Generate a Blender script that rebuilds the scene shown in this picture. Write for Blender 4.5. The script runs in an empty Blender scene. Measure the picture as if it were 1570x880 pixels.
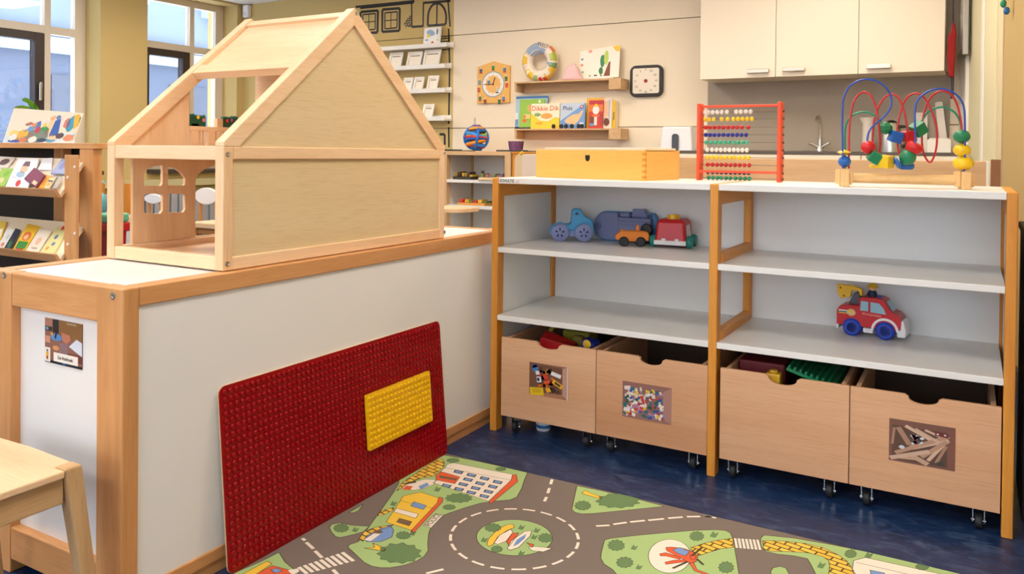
import bpy, bmesh, math, random
from mathutils import Vector, Matrix
random.seed(7)
SC = bpy.context.scene
COL = SC.collection

# ------------------------------------------------------------------ camera
F, PX, PY = 1248.63, 764.45, 247.09          # focal length and principal point in a 1570x880 frame
YAW, PITCH, ROLL = 0.52719, 0.010754, 0.010561
EYE = Vector((0, 0, 0.92))
_r = Vector((math.cos(YAW), math.sin(YAW), 0)); _f = Vector((-math.sin(YAW), math.cos(YAW), 0)); _u = Vector((0, 0, 1))
CF = _f*math.cos(PITCH) - _u*math.sin(PITCH); _u2 = _u*math.cos(PITCH) + _f*math.sin(PITCH)
CR = _r*math.cos(ROLL) + _u2*math.sin(ROLL); CU = _u2*math.cos(ROLL) - _r*math.sin(ROLL)
cam = bpy.data.cameras.new('camera'); camo = bpy.data.objects.new('camera', cam); COL.objects.link(camo)
cam.sensor_fit = 'HORIZONTAL'; cam.sensor_width = 36; cam.lens = F/1570*36
cam.shift_x = (785-PX)/1570; cam.shift_y = (PY-440)/1570
cam.clip_start = 0.05; cam.clip_end = 200
camo.matrix_world = Matrix(((CR.x, CU.x, -CF.x, EYE.x), (CR.y, CU.y, -CF.y, EYE.y), (CR.z, CU.z, -CF.z, EYE.z), (0, 0, 0, 1)))
SC.camera = camo

# ------------------------------------------------------------------ world, exposure
vs = SC.view_settings
SC.display_settings.display_device = 'sRGB'
vs.view_transform = 'Standard'; vs.look = 'None'; vs.gamma = 1; vs.use_curve_mapping = False
vs.exposure = 1.1
wd = bpy.data.worlds.new('sky'); SC.world = wd; wd.use_nodes = True
bg = wd.node_tree.nodes['Background']; bg.inputs[0].default_value = (0.80, 0.89, 1.0, 1); bg.inputs[1].default_value = 3.2
LAMP = 9.0                                   # emission of the ceiling lamp diffusers

# ------------------------------------------------------------------ pixel -> place (distance from a known plane)
def ray(x, y): return CF + CR*((x-PX)/F) - CU*((y-PY)/F)
def oz(x, y, z=0.0): d = ray(x, y); return EYE + d*((z-EYE.z)/d.z)
def oy(x, y, Y): d = ray(x, y); return EYE + d*(Y/d.y)
def ox(x, y, X): d = ray(x, y); return EYE + d*(X/d.x)

# ------------------------------------------------------------------ materials
def lin(c):
    o = []
    for v in c:
        v = v/255.0
        o.append(v/12.92 if v <= 0.04045 else ((v+0.055)/1.055)**2.4)
    return tuple(o)+(1.0,)
MATS = {}
def mat(name, c, rough=0.5, metal=0.0, spec=0.5, coat=0.0, emit=None, es=0.0, bump=0.0, bscale=60.0, var=0.0, vscale=5.0):
    if name in MATS: return MATS[name]
    m = bpy.data.materials.new(name); m.use_nodes = True; nt = m.node_tree; b = nt.nodes['Principled BSDF']
    b.inputs['Base Color'].default_value = lin(c); b.inputs['Roughness'].default_value = rough; b.inputs['Metallic'].default_value = metal
    b.inputs['Specular IOR Level'].default_value = spec; b.inputs['Coat Weight'].default_value = coat
    if emit: b.inputs['Emission Color'].default_value = lin(emit); b.inputs['Emission Strength'].default_value = es
    if bump or var:
        tc = nt.nodes.new('ShaderNodeTexCoord')
    if bump:
        n = nt.nodes.new('ShaderNodeTexNoise'); n.inputs['Scale'].default_value = bscale; n.inputs['Detail'].default_value = 4
        nt.links.new(tc.outputs['Object'], n.inputs['Vector'])
        bp = nt.nodes.new('ShaderNodeBump'); bp.inputs['Strength'].default_value = bump; bp.inputs['Distance'].default_value = 0.002
        nt.links.new(n.outputs['Fac'], bp.inputs['Height']); nt.links.new(bp.outputs['Normal'], b.inputs['Normal'])
    if var:
        n = nt.nodes.new('ShaderNodeTexNoise'); n.inputs['Scale'].default_value = vscale; n.inputs['Detail'].default_value = 5
        nt.links.new(tc.outputs['Object'], n.inputs['Vector'])
        rp = nt.nodes.new('ShaderNodeValToRGB'); l = lin(c)
        rp.color_ramp.elements[0].position = 0.3; rp.color_ramp.elements[1].position = 0.7
        rp.color_ramp.elements[0].color = tuple(max(0, v*(1-var)) for v in l[:3])+(1,)
        rp.color_ramp.elements[1].color = tuple(min(1, v*(1+var)) for v in l[:3])+(1,)
        nt.links.new(n.outputs['Fac'], rp.inputs['Fac']); nt.links.new(rp.outputs['Color'], b.inputs['Base Color'])
    MATS[name] = m
    return m

WOODS = {  # light, dark, grain density, roughness
    'honey':  ((226, 154, 60), (206, 130, 42), 26, 0.42),
    'beech':  ((216, 158, 102), (196, 136, 78), 24, 0.42),
    'birch':  ((244, 208, 166), (234, 192, 146), 20, 0.45),
    'ply':    ((226, 202, 158), (219, 193, 145), 7, 0.5),
    'crate':  ((232, 186, 146), (208, 152, 108), 4.2, 0.5),
    'pine':   ((244, 194, 104), (236, 178, 84), 9, 0.4),
    'maple':  ((240, 200, 140), (230, 182, 116), 14, 0.38),
    'oak':    ((206, 168, 120), (188, 146, 98), 18, 0.5),
    'shelfwood': ((216, 180, 136), (200, 160, 114), 18, 0.5),
    'brownwood': ((150, 104, 66), (130, 84, 50), 20, 0.5),
}
def wood(kind, axis):
    key = 'wood_%s_%s' % (kind, 'xyz'[axis])
    if key in MATS: return MATS[key]
    a, d, den, ro = WOODS[kind]
    m = bpy.data.materials.new(key); m.use_nodes = True; nt = m.node_tree; b = nt.nodes['Principled BSDF']
    tc = nt.nodes.new('ShaderNodeTexCoord'); mp = nt.nodes.new('ShaderNodeMapping')
    s = [den, den, den]; s[axis] = den*0.09
    mp.inputs['Scale'].default_value = s
    oi = nt.nodes.new('ShaderNodeObjectInfo'); mu = nt.nodes.new('ShaderNodeMath'); mu.operation = 'MULTIPLY'; mu.inputs[1].default_value = 37.0
    nz = nt.nodes.new('ShaderNodeTexNoise'); nz.noise_dimensions = '4D'; nz.inputs['Detail'].default_value = 5; nz.inputs['Scale'].default_value = 1.0; nz.inputs['Distortion'].default_value = 0.6
    nt.links.new(tc.outputs['Object'], mp.inputs['Vector']); nt.links.new(mp.outputs['Vector'], nz.inputs['Vector'])
    nt.links.new(oi.outputs['Random'], mu.inputs[0]); nt.links.new(mu.outputs[0], nz.inputs['W'])
    rp = nt.nodes.new('ShaderNodeValToRGB'); e = rp.color_ramp.elements
    e[0].position = 0.3; e[0].color = lin(d); e[1].position = 0.62; e[1].color = lin(a)
    nt.links.new(nz.outputs['Fac'], rp.inputs['Fac'])
    # fine pores
    mp2 = nt.nodes.new('ShaderNodeMapping'); s2 = [420, 420, 420]; s2[axis] = 14; mp2.inputs['Scale'].default_value = s2
    n2 = nt.nodes.new('ShaderNodeTexNoise'); n2.inputs['Detail'].default_value = 2; n2.inputs['Scale'].default_value = 1
    nt.links.new(tc.outputs['Object'], mp2.inputs['Vector']); nt.links.new(mp2.outputs['Vector'], n2.inputs['Vector'])
    r2 = nt.nodes.new('ShaderNodeValToRGB'); r2.color_ramp.elements[0].position = 0.3; r2.color_ramp.elements[0].color = (0.86, 0.82, 0.78, 1)
    r2.color_ramp.elements[1].position = 0.5; r2.color_ramp.elements[1].color = (1, 1, 1, 1)
    nt.links.new(n2.outputs['Fac'], r2.inputs['Fac'])
    mx = nt.nodes.new('ShaderNodeMix'); mx.data_type = 'RGBA'; mx.blend_type = 'MULTIPLY'; mx.inputs['Factor'].default_value = 0.7
    nt.links.new(rp.outputs['Color'], mx.inputs[6]); nt.links.new(r2.outputs['Color'], mx.inputs[7])
    nt.links.new(mx.outputs[2], b.inputs['Base Color'])
    b.inputs['Roughness'].default_value = ro; b.inputs['Specular IOR Level'].default_value = 0.4
    MATS[key] = m
    return m

WHITE = mat('white_laminate', (236, 234, 230), 0.35)
WHITEM = mat('white_paint', (238, 234, 226), 0.45)
CREAM = mat('cream_front', (238, 225, 203), 0.4)
STEEL = mat('brushed_steel', (190, 188, 182), 0.28, 1.0)
CHROME = mat('chrome', (225, 225, 225), 0.12, 1.0)
BLACK = mat('black_plastic', (24, 23, 24), 0.45)
DARK = mat('dark_rubber', (30, 30, 33), 0.6)

def plain(c, rough=0.5): return mat('c_%d_%d_%d_%d' % (c[0], c[1], c[2], int(rough*100)), c, rough)

# ------------------------------------------------------------------ mesh building
OFF = {}     # world offset of a thing (its parts are written in world coordinates)
class B:
    def __init__(s): s.v = []; s.f = []; s.m = []; s.mi = 0
    def add(s, vs, fs):
        n = len(s.v); s.v += [Vector(v) for v in vs]
        for f in fs: s.f.append([n+i for i in f]); s.m.append(s.mi)
        return s
    def box(s, x0, x1, y0, y1, z0, z1):
        return s.add([(x0,y0,z0),(x1,y0,z0),(x1,y1,z0),(x0,y1,z0),(x0,y0,z1),(x1,y0,z1),(x1,y1,z1),(x0,y1,z1)],
                     [(0,3,2,1),(4,5,6,7),(0,1,5,4),(1,2,6,5),(2,3,7,6),(3,0,4,7)])
    def prism(s, poly, axis, a0, a1):
        n = len(poly)
        def P(p, a): return (a, p[0], p[1]) if axis == 'x' else (p[0], a, p[1]) if axis == 'y' else (p[0], p[1], a)
        return s.add([P(p, a0) for p in poly]+[P(p, a1) for p in poly],
                     [tuple(range(n))[::-1], tuple(range(n, 2*n))]+[(i, (i+1) % n, n+(i+1) % n, n+i) for i in range(n)])
    def hexa(s, pts):   # 8 corners, bottom 4 then top 4
        return s.add(pts, [(0,3,2,1),(4,5,6,7),(0,1,5,4),(1,2,6,5),(2,3,7,6),(3,0,4,7)])
    def poly(s, pts): return s.add(pts, [tuple(range(len(pts)))])
    def tube(s, pts, r, seg=8, closed=False, caps=True):
        pts = [Vector(p) for p in pts]; n = len(pts); rings = []
        t0 = (pts[1]-pts[0]).normalized(); a = Vector((0,0,1)) if abs(t0.z) < 0.9 else Vector((1,0,0))
        nrm = t0.cross(a).normalized(); base = len(s.v)
        for i, p in enumerate(pts):
            if closed: t = (pts[(i+1) % n]-pts[i-1]).normalized()
            else: t = ((pts[min(i+1, n-1)]-pts[max(i-1, 0)])).normalized()
            nrm = (nrm - t*nrm.dot(t)).normalized(); bn = t.cross(nrm)
            rr = r[i] if isinstance(r, (list, tuple)) else r
            for k in range(seg):
                q = 2*math.pi*k/seg; s.v.append(p+nrm*math.cos(q)*rr+bn*math.sin(q)*rr)
        m = n if closed else n-1
        for i in range(m):
            for k in range(seg):
                j = (i+1) % n
                s.f.append([base+i*seg+k, base+i*seg+(k+1) % seg, base+j*seg+(k+1) % seg, base+j*seg+k]); s.m.append(s.mi)
        if caps and not closed:
            s.f.append([base+k for k in range(seg)][::-1]); s.m.append(s.mi)
            s.f.append([base+(n-1)*seg+k for k in range(seg)]); s.m.append(s.mi)
        return s
    def cyl(s, p0, p1, r, seg=16): return s.tube([p0, p1], r, seg)
    def lathe(s, prof, c=(0,0,0), seg=20, ax=(0,0,1), sx=1, sy=1):
        ax = Vector(ax).normalized(); a = Vector((1,0,0)) if abs(ax.x) < 0.9 else Vector((0,1,0))
        u = (a-ax*a.dot(ax)).normalized(); w = ax.cross(u); c = Vector(c); base = len(s.v); n = len(prof)
        for r, z in prof:
            for k in range(seg):
                q = 2*math.pi*k/seg; s.v.append(c+ax*z+u*math.cos(q)*r*sx+w*math.sin(q)*r*sy)
        for i in range(n-1):
            for k in range(seg):
                s.f.append([base+i*seg+k, base+i*seg+(k+1) % seg, base+(i+1)*seg+(k+1) % seg, base+(i+1)*seg+k]); s.m.append(s.mi)
        if prof[0][0] > 1e-5: s.f.append([base+k for k in range(seg)][::-1]); s.m.append(s.mi)
        if prof[-1][0] > 1e-5: s.f.append([base+(n-1)*seg+k for k in range(seg)]); s.m.append(s.mi)
        return s
    def sphere(s, c, r, seg=16, rings=10):
        if not isinstance(r, (tuple, list)): r = (r, r, r)
        c = Vector(c); base = len(s.v)
        for i in range(rings+1):
            t = math.pi*i/rings
            for k in range(seg):
                q = 2*math.pi*k/seg
                s.v.append(c+Vector((r[0]*math.sin(t)*math.cos(q), r[1]*math.sin(t)*math.sin(q), r[2]*math.cos(t))))
        for i in range(rings):
            for k in range(seg):
                s.f.append([base+i*seg+k, base+(i+1)*seg+k, base+(i+1)*seg+(k+1) % seg, base+i*seg+(k+1) % seg]); s.m.append(s.mi)
        return s
    def rot(s, M, c=(0,0,0), start=0):
        c = Vector(c)
        for i in range(start, len(s.v)): s.v[i] = c+M@(s.v[i]-c)
        return s

def link(name, b, mats, parent=None, smooth=None, bev=0.0, world=True, flip=True):
    if not isinstance(mats, (list, tuple)): mats = [mats]
    off = Vector((0,0,0))
    if world and parent is not None: off = OFF.get(parent.name, off)
    me = bpy.data.meshes.new(name)
    me.from_pydata([tuple(v-off) for v in b.v], [], b.f)
    for m in mats: me.materials.append(m)
    if len(mats) > 1: me.polygons.foreach_set('material_index', b.m)
    if flip:
        bm = bmesh.new(); bm.from_mesh(me); bmesh.ops.remove_doubles(bm, verts=bm.verts, dist=1e-6)
        bmesh.ops.recalc_face_normals(bm, faces=bm.faces); bm.to_mesh(me); bm.free()
    if smooth:
        me.shade_smooth()
        me.set_sharp_from_angle(angle=math.radians(smooth))
    o = bpy.data.objects.new(name, me); COL.objects.link(o)
    if parent is not None: o.parent = parent; OFF[o.name] = off
    if bev:
        md = o.modifiers.new('bevel', 'BEVEL'); md.width = bev; md.segments = 2; md.limit_method = 'ANGLE'; md.angle_limit = 0.6
    return o
def tag(o, label=None, cat=None, group=None, kind=None):
    if label: o['label'] = label
    if cat: o['category'] = cat
    if group: o['group'] = group
    if kind: o['kind'] = kind
    return o
def thing(name, label, cat, loc, rz=0.0, group=None, rot=None):
    o = bpy.data.objects.new(name, None); COL.objects.link(o); o.location = loc
    o.empty_display_size = 0.05
    o.rotation_euler = rot if rot else (0, 0, rz)
    OFF[o.name] = Vector(loc)
    return tag(o, label, cat, group)
def struct(name, loc=(0,0,0)):
    o = bpy.data.objects.new(name, None); COL.objects.link(o); o.location = loc; o['kind'] = 'structure'
    OFF[o.name] = Vector(loc); return o
def bx(parent, name, x0, x1, y0, y1, z0, z1, m, bev=0.002, world=True):
    b = B().box(min(x0,x1), max(x0,x1), min(y0,y1), max(y0,y1), min(z0,z1), max(z0,z1))
    if isinstance(m, str):
        d = [abs(x1-x0), abs(y1-y0), abs(z1-z0)]; m = wood(m, d.index(max(d)))
    return link(name, b, m, parent, bev=bev, world=world)
def dup(root, loc, rz=None, label=None, mats=None):
    r = root.copy(); COL.objects.link(r); r.location = loc
    if rz is not None: r.rotation_euler = (0, 0, rz)
    if label: r['label'] = label
    for ch in list(root.children):
        c = ch.copy(); COL.objects.link(c); c.parent = r
        for g in ch.children:
            d = g.copy(); COL.objects.link(d); d.parent = c
    return r
def circ(cx, cy, r, n=24, ry=None, a0=0.0, a1=2*math.pi):
    ry = r if ry is None else ry
    full = abs(a1-a0-2*math.pi) < 1e-6
    return [(cx+r*math.cos(a0+(a1-a0)*i/(n if full else n-1)), cy+ry*math.sin(a0+(a1-a0)*i/(n if full else n-1))) for i in range(n)]
def blob(cx, cy, rx, ry, n=14, j=0.25, rnd=random): return [(cx+rx*(1-j*rnd.random())*math.cos(2*math.pi*i/n), cy+ry*(1-j*rnd.random())*math.sin(2*math.pi*i/n)) for i in range(n)]
def rrect(x0, x1, y0, y1, r, n=5):
    o = []
    for cx, cy, a in ((x1-r, y1-r, 0), (x0+r, y1-r, 90), (x0+r, y0+r, 180), (x1-r, y0+r, 270)):
        for i in range(n): t = math.radians(a+90*i/(n-1)); o.append((cx+r*math.cos(t), cy+r*math.sin(t)))
    return o
# flat print: polygons in the (u, v) square of a sheet, layered by a fraction of a millimetre
def printed(parent, name, O, U, V, items, eps=0.00025, world=True):
    O, U, V = Vector(O), Vector(U), Vector(V); N = U.cross(V).normalized(); b = B(); ms = []; idx = {}
    for it in items:
        poly, c = it[0], it[1]; lay = it[2] if len(it) > 2 else 1
        if c not in idx: idx[c] = len(ms); ms.append(c if not isinstance(c, tuple) else plain(c, 0.45))
        b.mi = idx[c]
        b.poly([O+U*p[0]+V*p[1]+N*eps*lay for p in poly])
    return link(name, b, ms, parent, world=world, flip=False)
def seg2(p, q, w):   # a stroke as a thin quad
    d = Vector((q[0]-p[0], q[1]-p[1])); n = Vector((-d.y, d.x)).normalized()*w/2
    return [(p[0]+n.x, p[1]+n.y), (p[0]-n.x, p[1]-n.y), (q[0]-n.x, q[1]-n.y), (q[0]+n.x, q[1]+n.y)]
def text(parent, name, s, O, U, V, size, m, align='CENTER', world=True, bold=0.0):
    cu = bpy.data.curves.new(name, 'FONT'); cu.body = s; cu.size = size; cu.align_x = align; cu.align_y = 'CENTER'; cu.resolution_u = 2; cu.offset = bold
    to = bpy.data.objects.new(name, cu); COL.objects.link(to)
    dg = bpy.context.evaluated_depsgraph_get(); me = bpy.data.meshes.new_from_object(to.evaluated_get(dg))
    bpy.data.objects.remove(to)
    U, V, O = Vector(U).normalized(), Vector(V).normalized(), Vector(O)
    off = OFF.get(parent.name, Vector((0,0,0))) if world else Vector((0,0,0))
    N = U.cross(V).normalized()
    for v in me.vertices: v.co = O+U*v.co.x+V*v.co.y+N*0.0009-off
    me.materials.clear(); me.materials.append(m)
    o = bpy.data.objects.new(name, me); COL.objects.link(o); o.parent = parent
    return o

# ================================================================== THE SETTING
YW, XL, ZC = 5.474, -6.0, 2.295
OLIVE = mat('olive_wall', (206, 180, 118), 0.85, bump=0.05, bscale=120)
WALLC = mat('cream_wall', (243, 228, 202), 0.8, bump=0.05, bscale=120)
CEIL = mat('ceiling_white', (238, 234, 226), 0.9, bump=0.1, bscale=90)
def floor_material():
    m = bpy.data.materials.new('blue_linoleum'); m.use_nodes = True; nt = m.node_tree; b = nt.nodes['Principled BSDF']
    tc = nt.nodes.new('ShaderNodeTexCoord'); mp = nt.nodes.new('ShaderNodeMapping'); mp.inputs['Scale'].default_value = (1.0, 2.2, 1); mp.inputs['Rotation'].default_value = (0, 0, 0.3)
    n = nt.nodes.new('ShaderNodeTexNoise'); n.inputs['Scale'].default_value = 14; n.inputs['Detail'].default_value = 8; n.inputs['Distortion'].default_value = 1.4; n.inputs['Roughness'].default_value = 0.62
    nt.links.new(tc.outputs['Object'], mp.inputs['Vector']); nt.links.new(mp.outputs['Vector'], n.inputs['Vector'])
    rp = nt.nodes.new('ShaderNodeValToRGB'); e = rp.color_ramp.elements
    e[0].position = 0.32; e[0].color = lin((13, 34, 68)); e[1].position = 0.74; e[1].color = lin((72, 92, 124))
    x = e.new(0.52); x.color = lin((26, 52, 94))
    nt.links.new(n.outputs['Fac'], rp.inputs['Fac']); nt.links.new(rp.outputs['Color'], b.inputs['Base Color'])
    b.inputs['Roughness'].default_value = 0.33; b.inputs['Specular IOR Level'].default_value = 0.4
    return m
tag(link('floor', B().box(-6.6, 3.2, -4.7, 5.6, -0.08, 0), floor_material()), kind='structure')
tag(link('ceiling', B().box(-6.6, 3.2, -4.7, 5.6, ZC, ZC+0.1), CEIL), kind='structure')

# back wall: base plus painted boards with open joints
wb = struct('wall_back', (-3, YW, 0))
link('wall_base', B().box(-6.5, 0.6, YW+0.012, YW+0.14, 0, ZC), mat('joint_shadow_gap', (150, 132, 104), 0.9), wb)
XS = -3.617
for x0, x1, m in ((-6.5, XS-0.0, OLIVE), (XS, 0.6, WALLC)):
    for z0, z1 in ((0, 1.1075), (1.1135, 1.852), (1.858, ZC)):
        bx(wb, 'wall_board', x0, x1, YW, YW+0.014, z0, z1, m, bev=0.001)
# the mural: black line drawing of a house front painted on the olive boards
INK = (38, 34, 26)
def mp_(x, y): p = oy(x, y, YW-0.0); return (p.x, p.z)
def ms(x0, y0, x1, y1, w=0.016): return (seg2(mp_(x0, y0), mp_(x1, y1), w), INK, 2)
mural = []
c4 = lambda x, y: (400+x/3.925, y/3.925)
c10 = lambda x, y: (540+x/7.33, y/7.33)
for a in ((c10(40,78), c10(690,15), .02), (c10(90,95), c10(690,32), .014), (c10(690,-30), c10(690,32), .016), (c10(808,32), c10(1105,10), .02)):
    mural.append(ms(*a[0], *a[1], a[2]))
def mrect(pts, w): 
    for i in range(4): mural.append(ms(*c10(*pts[i]), *c10(*pts[(i+1) % 4]), w))
mrect([(340,108),(535,93),(532,345),(338,358)], .022); mrect([(368,145),(508,132),(503,312),(368,325)], .012)
mural.append(ms(*c10(437,138), *c10(435,318), .008)); mural.append(ms(*c10(368,234), *c10(505,222), .008))
mrect([(95,135),(290,118),(285,365),(95,375)], .022); mrect([(120,165),(262,152),(258,330),(120,342)], .012)
mural.append(ms(*c10(190,158), *c10(186,338), .008)); mural.append(ms(*c10(120,252), *c10(260,240), .008))
mural += [ms(*c10(668,35), *c10(672,305), .014), ms(*c10(672,303), *c10(800,293), .02), ms(*c10(802,20), *c10(797,295), .014)]
arch = [c10(850,290)]+[c10(955-103*math.cos(t), 200-165*math.sin(t)) for t in [math.pi*i/12 for i in range(13)]]+[c10(1052,275)]
for i in range(len(arch)-1): mural.append(ms(*arch[i], *arch[i+1], .02))
mural += [ms(*c10(850,290), *c10(1052,275), .02), ms(*c10(955,38), *c10(950,285), .014)]
for y, x0 in ((185,640),(210,620),(235,600),(260,585),(285,600),(300,625)): mural.append(ms(*c10(x0,y), *c10(668,y-4), .008))
for x, y in ((650,185),(625,210),(652,212),(612,238),(640,240),(590,262),(620,265),(650,265),(608,288)): mural.append(ms(*c10(x,y), *c10(x-3,y+24), .008))
for y in (405, 430, 462, 500, 530, 555): mural.append(ms(*c10(990,y+6), *c10(1098,y), .008))
for x, y in ((1050,405),(1090,432),(1000,432),(1060,462),(1090,500),(1040,532)): mural.append(ms(*c10(x,y), *c10(x-1,y+26), .008))
mural += [ms(686.5, -6, 690.2, 41, .016), ms(688, 44, 689.5, 100, .016), ms(689.5, 100, 688.2, 190, .016), ms(688, 195, 688.5, 226, .016)]
mural += [ms(674, 206, 682, 206, .02), ms(682, 206, 682, 222, .02)]
printed(wb, 'mural_lines', (0, YW, 0), (1, 0, 0), (0, 0, 1), mural, eps=0.0005)

# left wall with window recesses
wl = struct('wall_left', (XL, 0, 0))
WINS = [(-0.7, 1.5), (2.2, 4.0), (4.43, 5.39)]
SILL, HEAD = 0.74, 2.275
ys = [-4.7]+[v for w in WINS for v in w]+[5.6]
for i in range(0, len(ys), 2): bx(wl, 'pier', XL-0.3, XL, ys[i], ys[i+1], 0, ZC, OLIVE, bev=0.003)
for y0, y1 in WINS:
    bx(wl, 'spandrel', XL-0.3, XL, y0, y1, 0, SILL, OLIVE, bev=0); bx(wl, 'header', XL-0.3, XL, y0, y1, HEAD, ZC, OLIVE, bev=0)
FRM = mat('window_frame_cream', (226, 212, 192), 0.5); SASH = mat('dark_brown_sash', (58, 46, 40), 0.45)
def glass():
    m = bpy.data.materials.new('window_glass'); m.use_nodes = True; nt = m.node_tree; nt.nodes.remove(nt.nodes['Principled BSDF'])
    t = nt.nodes.new('ShaderNodeBsdfTransparent'); t.inputs[0].default_value = (0.92, 0.95, 1, 1); g = nt.nodes.new('ShaderNodeBsdfGlossy'); g.inputs['Roughness'].default_value = 0.02
    mx = nt.nodes.new('ShaderNodeMixShader'); mx.inputs[0].default_value = 0.10
    nt.links.new(t.outputs[0], mx.inputs[1]); nt.links.new(g.outputs[0], mx.inputs[2]); nt.links.new(mx.outputs[0], nt.nodes['Material Output'].inputs[0])
    return m
GLASS = glass()
for k, (y0, y1) in enumerate(WINS):
    w = struct('window_%d' % (k+1), (XL-0.2, y0, SILL))
    xa, xb = XL-0.25, XL-0.19
    my = {0: 0.8, 1: 3.685, 2: 5.03}[k]
    bx(w, 'frame', xa, xb, y0, y0+0.07, SILL, HEAD, FRM); bx(w, 'frame', xa, xb, y1-0.09, y1, SILL, HEAD, FRM)
    bx(w, 'frame', xa, xb, y0+0.07, y1-0.09, HEAD-0.06, HEAD, FRM); bx(w, 'frame', xa, xb, y0+0.07, y1-0.09, SILL, SILL+0.08, FRM)
    bx(w, 'transom', xa-0.0, xb+0.004, y0+0.07, y1-0.09, 1.80, 1.86, FRM); bx(w, 'mullion', xa, xb+0.006, my-0.025, my+0.025, SILL+0.08, HEAD-0.06, FRM)
    s = B()
    a0, a1, b0, b1 = y0+0.075, my-0.027, SILL+0.085, 1.797
    for q in ((a0, a0+0.075, b0, b1), (a1-0.075, a1, b0, b1), (a0+0.075, a1-0.075, b0, b0+0.075), (a0+0.075, a1-0.075, b1-0.06, b1)): s.box(xa+0.005, xb+0.012, *q)
    so = link('sash', s, SASH, w, bev=0.002)
    link('handle', B().box(xb+0.012, xb+0.04, a1-0.05, a1-0.03, 1.38, 1.42).box(xb+0.03, xb+0.045, a1-0.055, a1-0.035, 1.28, 1.41), STEEL, so, bev=0.003)
    xm = XL-0.215
    for q in ((y0+0.07, my-0.025, 1.86, HEAD-0.06), (my+0.025, y1-0.09, 1.86, HEAD-0.06), (my+0.025, y1-0.09, SILL+0.08, 1.80)):
        bx(w, 'pane', xm, xm+0.006, *q, GLASS, bev=0)
    bx(w, 'pane', xm, xm+0.006, a0+0.075, a1-0.075, b0+0.075, b1-0.06, GLASS, bev=0)
    bx(w, 'window_sill', XL-0.19, XL+0.06, y0-0.0, y1, SILL-0.03, SILL+0.0, mat('dark_sill', (70, 58, 50), 0.5))
bx(None, 'trim_1', XL, XL+0.05, 1.6, 5.47, 0.60, 0.66, mat('pipe_cover', (206, 196, 150), 0.6)); tag(bpy.data.objects['trim_1'], kind='structure')

# right wall: runs obliquely from the kitchen corner, then the room widens behind the photographer
RA, RB = Vector((-0.045, YW, 0)), Vector((0.48, 1.2, 0)); RD = (RB-RA).normalized(); RN = Vector((RD.y, -RD.x, 0))
if RN.x > 0: RN = -RN
def onright(x, y, out=0.0):
    d = ray(x, y); A = RA+RN*out; t = (RN.dot(A-EYE)-RN.z*0)/(RN.dot(d)); return EYE+d*t
def rbox(parent, name, s0, s1, n0, n1, z0, z1, m, bev=0.002):   # s along the wall from the corner, n out of the wall
    P = lambda s, n, z: RA+RD*s+RN*n+Vector((0, 0, z))
    b = B().hexa([P(s0,n0,z0), P(s1,n0,z0), P(s1,n1,z0), P(s0,n1,z0), P(s0,n0,z1), P(s1,n0,z1), P(s1,n1,z1), P(s0,n1,z1)])
    return link(name, b, m, parent, bev=bev)
def sright(x): p = onright(x, 150); return (p-RA).dot(RD)
L = (RB-RA).length
tag(rbox(None, 'wall_right', 0, L, -0.12, 0, 0, ZC, mat('tan_wall', (186, 160, 106), 0.85), 0), kind='structure')
tag(link('wall_corner', B().box(0.5, 3.2, 1.2, 1.3, 0, ZC), OLIVE), kind='structure')
tag(link('wall_side', B().box(3.1, 3.2, -4.7, 1.2, 0, ZC), OLIVE), kind='structure')
YF = -4.6
wf = struct('wall_front', (0, YF, 0))
bx(wf, 'sill_wall', -6.5, 3.2, YF-.1, YF, 0, .8, WALLC, 0); bx(wf, 'lintel', -6.5, 3.2, YF-.1, YF, 2.2, ZC, WALLC, 0)
for k in range(5): bx(wf, 'pier', [-6.5,-4.15,-1.95,.25,2.75][k], [-5.85,-3.65,-1.45,.55,3.2][k], YF-.1, YF, .8, 2.2, WALLC, 0)
for k, (a, b) in enumerate(((-5.85,-4.15),(-3.65,-1.95),(-1.45,.25),(.55,2.75))):
    w = struct('window_%d' % (k+4), (a, YF-.05, .8))
    for q in ((a, a+.06, .8, 2.2), (b-.06, b, .8, 2.2), (a+.06, b-.06, .8, .86), (a+.06, b-.06, 2.14, 2.2), ((a+b)/2-.03, (a+b)/2+.03, .86, 2.14)): bx(w, 'frame', q[0], q[1], YF-.08, YF-.03, q[2], q[3], FRM)
    for c, d in ((a+.06, (a+b)/2-.03), ((a+b)/2+.03, b-.06)): bx(w, 'pane', c, d, YF-.06, YF-.054, .86, 2.14, GLASS, 0)
d1 = struct('door_1', tuple(RA))
s0, s1, s2, s3 = 0.02, sright(1489), sright(1531), sright(1538)
PG = mat('pale_green_door', (224, 216, 178), 0.55)
rbox(d1, 'door_frame', s0, s1, 0, 0.03, 0, 2.08, WHITEM); rbox(d1, 'door_frame', s2, s3, 0, 0.006, 0, 2.08, mat('pale_frame', (216, 202, 166), .55)); rbox(d1, 'door_frame', s0, s3, 0, 0.03, 2.08, 2.15, WHITEM)
lf = rbox(d1, 'door_leaf', s1, s2, 0.0, 0.012, 0.01, 2.08, PG)
rbox(lf, 'glazing_bead', sright(1510), sright(1513), 0.012, 0.02, 0.1, 2.0, WHITEM)
tag(rbox(None, 'baseboard_right', s3+0.01, L, 0.0, 0.015, 0, 0.1, mat('dark_skirting', (60, 56, 60), 0.6)), kind='structure')
tag(bx(None, 'baseboard_back', -5.9, -0.1, YW-0.015, YW, 0, 0.1, mat('dark_skirting', (60, 56, 60), 0.6)), kind='structure')

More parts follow.
